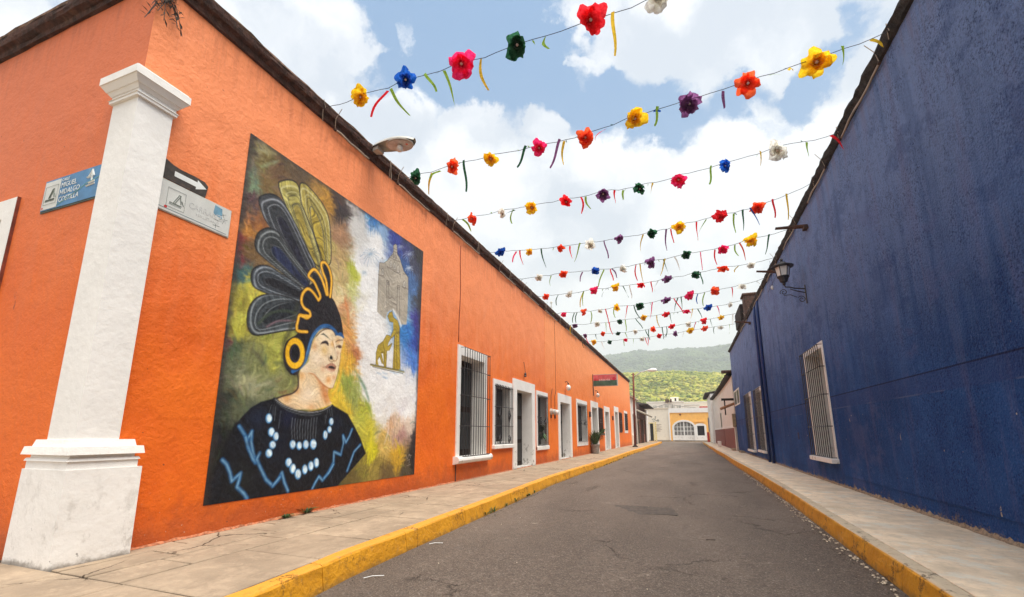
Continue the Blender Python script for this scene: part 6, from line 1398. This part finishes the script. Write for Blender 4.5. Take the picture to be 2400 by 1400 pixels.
# roof aerial and lattice top over the orange roof
c = onX(1292, 745, LX - .6); t_ = thing('roof_aerial', c, 'thin metal aerial with small finial over the orange roof', 'aerial')
tp = onX(1292, 712, LX - .6); mb = MB(); mb.tube([c - Vector((0, 0, .4)), tp], .02, 5); mb.lathe(tp, [(.02, 0), (.07, .04), (.02, .12)], 6); mb.build('mast', M_metal, t_)
mb = MB()
for k in range(5): z = c.z + (tp.z - c.z) * (.1 + .15 * k); mb.tube([(c.x, c.y - .5 + k*.05, z), (c.x, c.y + .5 - k*.05, z + .05)], .009, 4)
mb.build('element', M_metal, t_)

# ---------------------------------------------------------------- hills
from mathutils import noise as mn
def terrain(name, m, x0, x1, nx, y0, y1, ny, hf, label):
    xs = np.linspace(x0, x1, nx); ys = np.linspace(y0, y1, ny); mb = MB()
    vs = [(x, y, hf(x, y)) for y in ys for x in xs]; mb.add(vs, [(j*nx+i, j*nx+i+1, (j+1)*nx+i+1, (j+1)*nx+i) for j in range(ny-1) for i in range(nx-1)])
    o = mb.build(name, m, smooth=True); return tag(o, label, kind='structure')
def ss(a, b, v): t = min(1, max(0, (v - a) / (b - a))); return t*t*(3-2*t)
def h1(x, y): return -1 + ss(150, 440, y) * (54 - .04 * max(-150, min(150, x)) + 9 * mn.noise(Vector((x*.008, y*.008, 1))) + 4 * mn.noise(Vector((x*.03, y*.03, 2)))) * (1 - .25 * ss(440, 700, y))
def h2(x, y):
    r = 1 - abs(mn.noise(Vector((x*.0035 + y*.001, y*.0012, 7)))) * 1.6
    return -1 + ss(520, 1500, y) * (268 + .045 * max(-500, min(500, x)) + 60 * mn.noise(Vector((x*.0018, y*.0016, 3))) + 34 * (r - .6) + 14 * mn.noise(Vector((x*.012, y*.009, 5)))) * (1 - .4 * ss(1500, 2200, y))
m, t, b = newmat('near_hill_scrub')
col = mixc(t, maprange(t, noise(t, .03, 6., .7), .35, .65), (.12, .14, .02), (.34, .32, .07)); col = mixc(t, maprange(t, noise(t, .3, 5., .7), .45, .7, 0., .7), col, (.05, .08, .016))
link(t, col, b.inputs['Base Color']); b.inputs['Roughness'].default_value = .95; bump(t, b, noise(t, .25, 6., .7), 3.); M_hill = m
m, t, b = newmat('far_mountain_forest')
col = mixc(t, maprange(t, noise(t, .006, 7., .7), .35, .65), (.035, .055, .024), (.08, .10, .038)); link(t, col, b.inputs['Base Color']); b.inputs['Roughness'].default_value = 1.; bump(t, b, noise(t, .03, 7., .7), 14.); M_mtn = m
RIDGE = sorted([(onY(x, y, 1000.).x / 1000., onY(x, y, 1000.).z / 1000.) for x, y in [(1405,834),(1440,829),(1470,824),(1500,820),(1530,822),(1560,818),(1600,815),(1640,814),(1680,812),(1705,805)]])
h2raw = h2; TT = np.linspace(-1.4, 1.4, 141)
MS = np.array([max(h2raw(t_0 * y, y) / y for y in range(600, 2200, 40)) for t_0 in TT]); TG = np.interp(TT, [a for a, _ in RIDGE], [b for _, b in RIDGE]); KK = (TG - .004) / MS
def h2(x, y): return h2raw(x, y) * float(np.interp(x / max(1., y), TT, KK))
terrain('hill', M_hill, -420, 420, 90, 140, 760, 80, h1, None)
terrain('mountain', M_mtn, -1400, 1400, 170, 520, 2300, 90, h2, None)
def crowns(name, n, xr_, yr_, size, hf, m, seed, label):
    g = np.random.default_rng(seed)
    ph = (1 + 5 ** .5) / 2; V = np.array([(-1,ph,0),(1,ph,0),(-1,-ph,0),(1,-ph,0),(0,-1,ph),(0,1,ph),(0,-1,-ph),(0,1,-ph),(ph,0,-1),(ph,0,1),(-ph,0,-1),(-ph,0,1)]) / 1.9
    Fc = np.array([(0,11,5),(0,5,1),(0,1,7),(0,7,10),(0,10,11),(1,5,9),(5,11,4),(11,10,2),(10,7,6),(7,1,8),(3,9,4),(3,4,2),(3,2,6),(3,6,8),(3,8,9),(4,9,5),(2,4,11),(6,2,10),(8,6,7),(9,8,1)])
    xs = g.uniform(*xr_, n); ys = g.uniform(*yr_, n); s = g.uniform(*size, n) * g.choice([1, 1, .6, 1.3], n)
    zs = np.array([hf(x, y) for x, y in zip(xs, ys)]); tilt = np.stack([s, s, s * g.uniform(.6, 1.0, n)], 1)
    P = V[None] * (1 + g.uniform(-.3, .3, (n, 12, 1))) * tilt[:, None, :]; P += np.stack([xs, ys, zs + s * .3], 1)[:, None, :]
    FF = (Fc[None] + (np.arange(n) * 12)[:, None, None]).reshape(-1, 3)
    me = bpy.data.meshes.new(name); me.vertices.add(n*12); me.vertices.foreach_set('co', P.astype(np.float32).ravel()); me.loops.add(FF.size); me.loops.foreach_set('vertex_index', FF.astype(np.int32).ravel())
    me.polygons.add(len(FF)); me.polygons.foreach_set('loop_start', np.arange(0, FF.size, 3, dtype=np.int32)); me.polygons.foreach_set('loop_total', np.full(len(FF), 3, np.int32)); me.update(calc_edges=True)
    ca = me.color_attributes.new('tint', 'FLOAT_COLOR', 'POINT'); c = np.ones((n, 12, 4), np.float32); u = g.random((n, 1, 1)); k1 = np.array([.08, .12, .015]); k2 = np.array([.60, .54, .04]); c[..., :3] = k1 + (k2 - k1) * u ** 1.2; ca.data.foreach_set('color', c.ravel())
    me.materials.append(m); o = bpy.data.objects.new(name, me); COL.objects.link(o); return tag(o, label, 'trees', kind='stuff')
M_mtree = simple('mountain_forest_crowns', (.085, .115, .045), .95, .5, .02)
m, t, b = newmat('hillside_foliage'); vc = N(t, 'ShaderNodeVertexColor', layer_name='tint'); link(t, mixc(t, .55, vc.outputs['Color'], mixc(t, maprange(t, noise(t, .045, 6., .72), .38, .62), (.07, .13, .02), mixc(t, maprange(t, noise(t, .11, 4., .7), .4, .6), (.30, .36, .06), (.56, .46, .14)))), b.inputs['Base Color']); b.inputs['Roughness'].default_value = .9
crowns('hillside_trees', 30000, (-130, 100), (165, 500), (.35, 1.35), h1, m, 3, 'yellow green scrub trees covering the near hillside')
crowns('mountain_trees', 14000, (-330, 260), (620, 1450), (1.6, 4.6), h2, M_mtree, 4, 'dense forest covering the hazy far mountain')

# ---------------------------------------------------------------- air
mb = MB(); mb.box((-2300, -400, -1.7), (2300, 2700, 400))
hz = mb.build('haze', None); tag(hz, kind='stuff')
m = bpy.data.materials.new('haze_air'); m.use_nodes = True; t = m.node_tree; t.nodes.clear(); o_ = N(t, 'ShaderNodeOutputMaterial'); pv = N(t, 'ShaderNodeVolumePrincipled')
pv.inputs['Color'].default_value = (.80, .85, .90, 1); pv.inputs['Density'].default_value = .0007; pv.inputs['Anisotropy'].default_value = .2; t.links.new(pv.outputs[0], o_.inputs['Volume']); hz.data.materials.append(m)
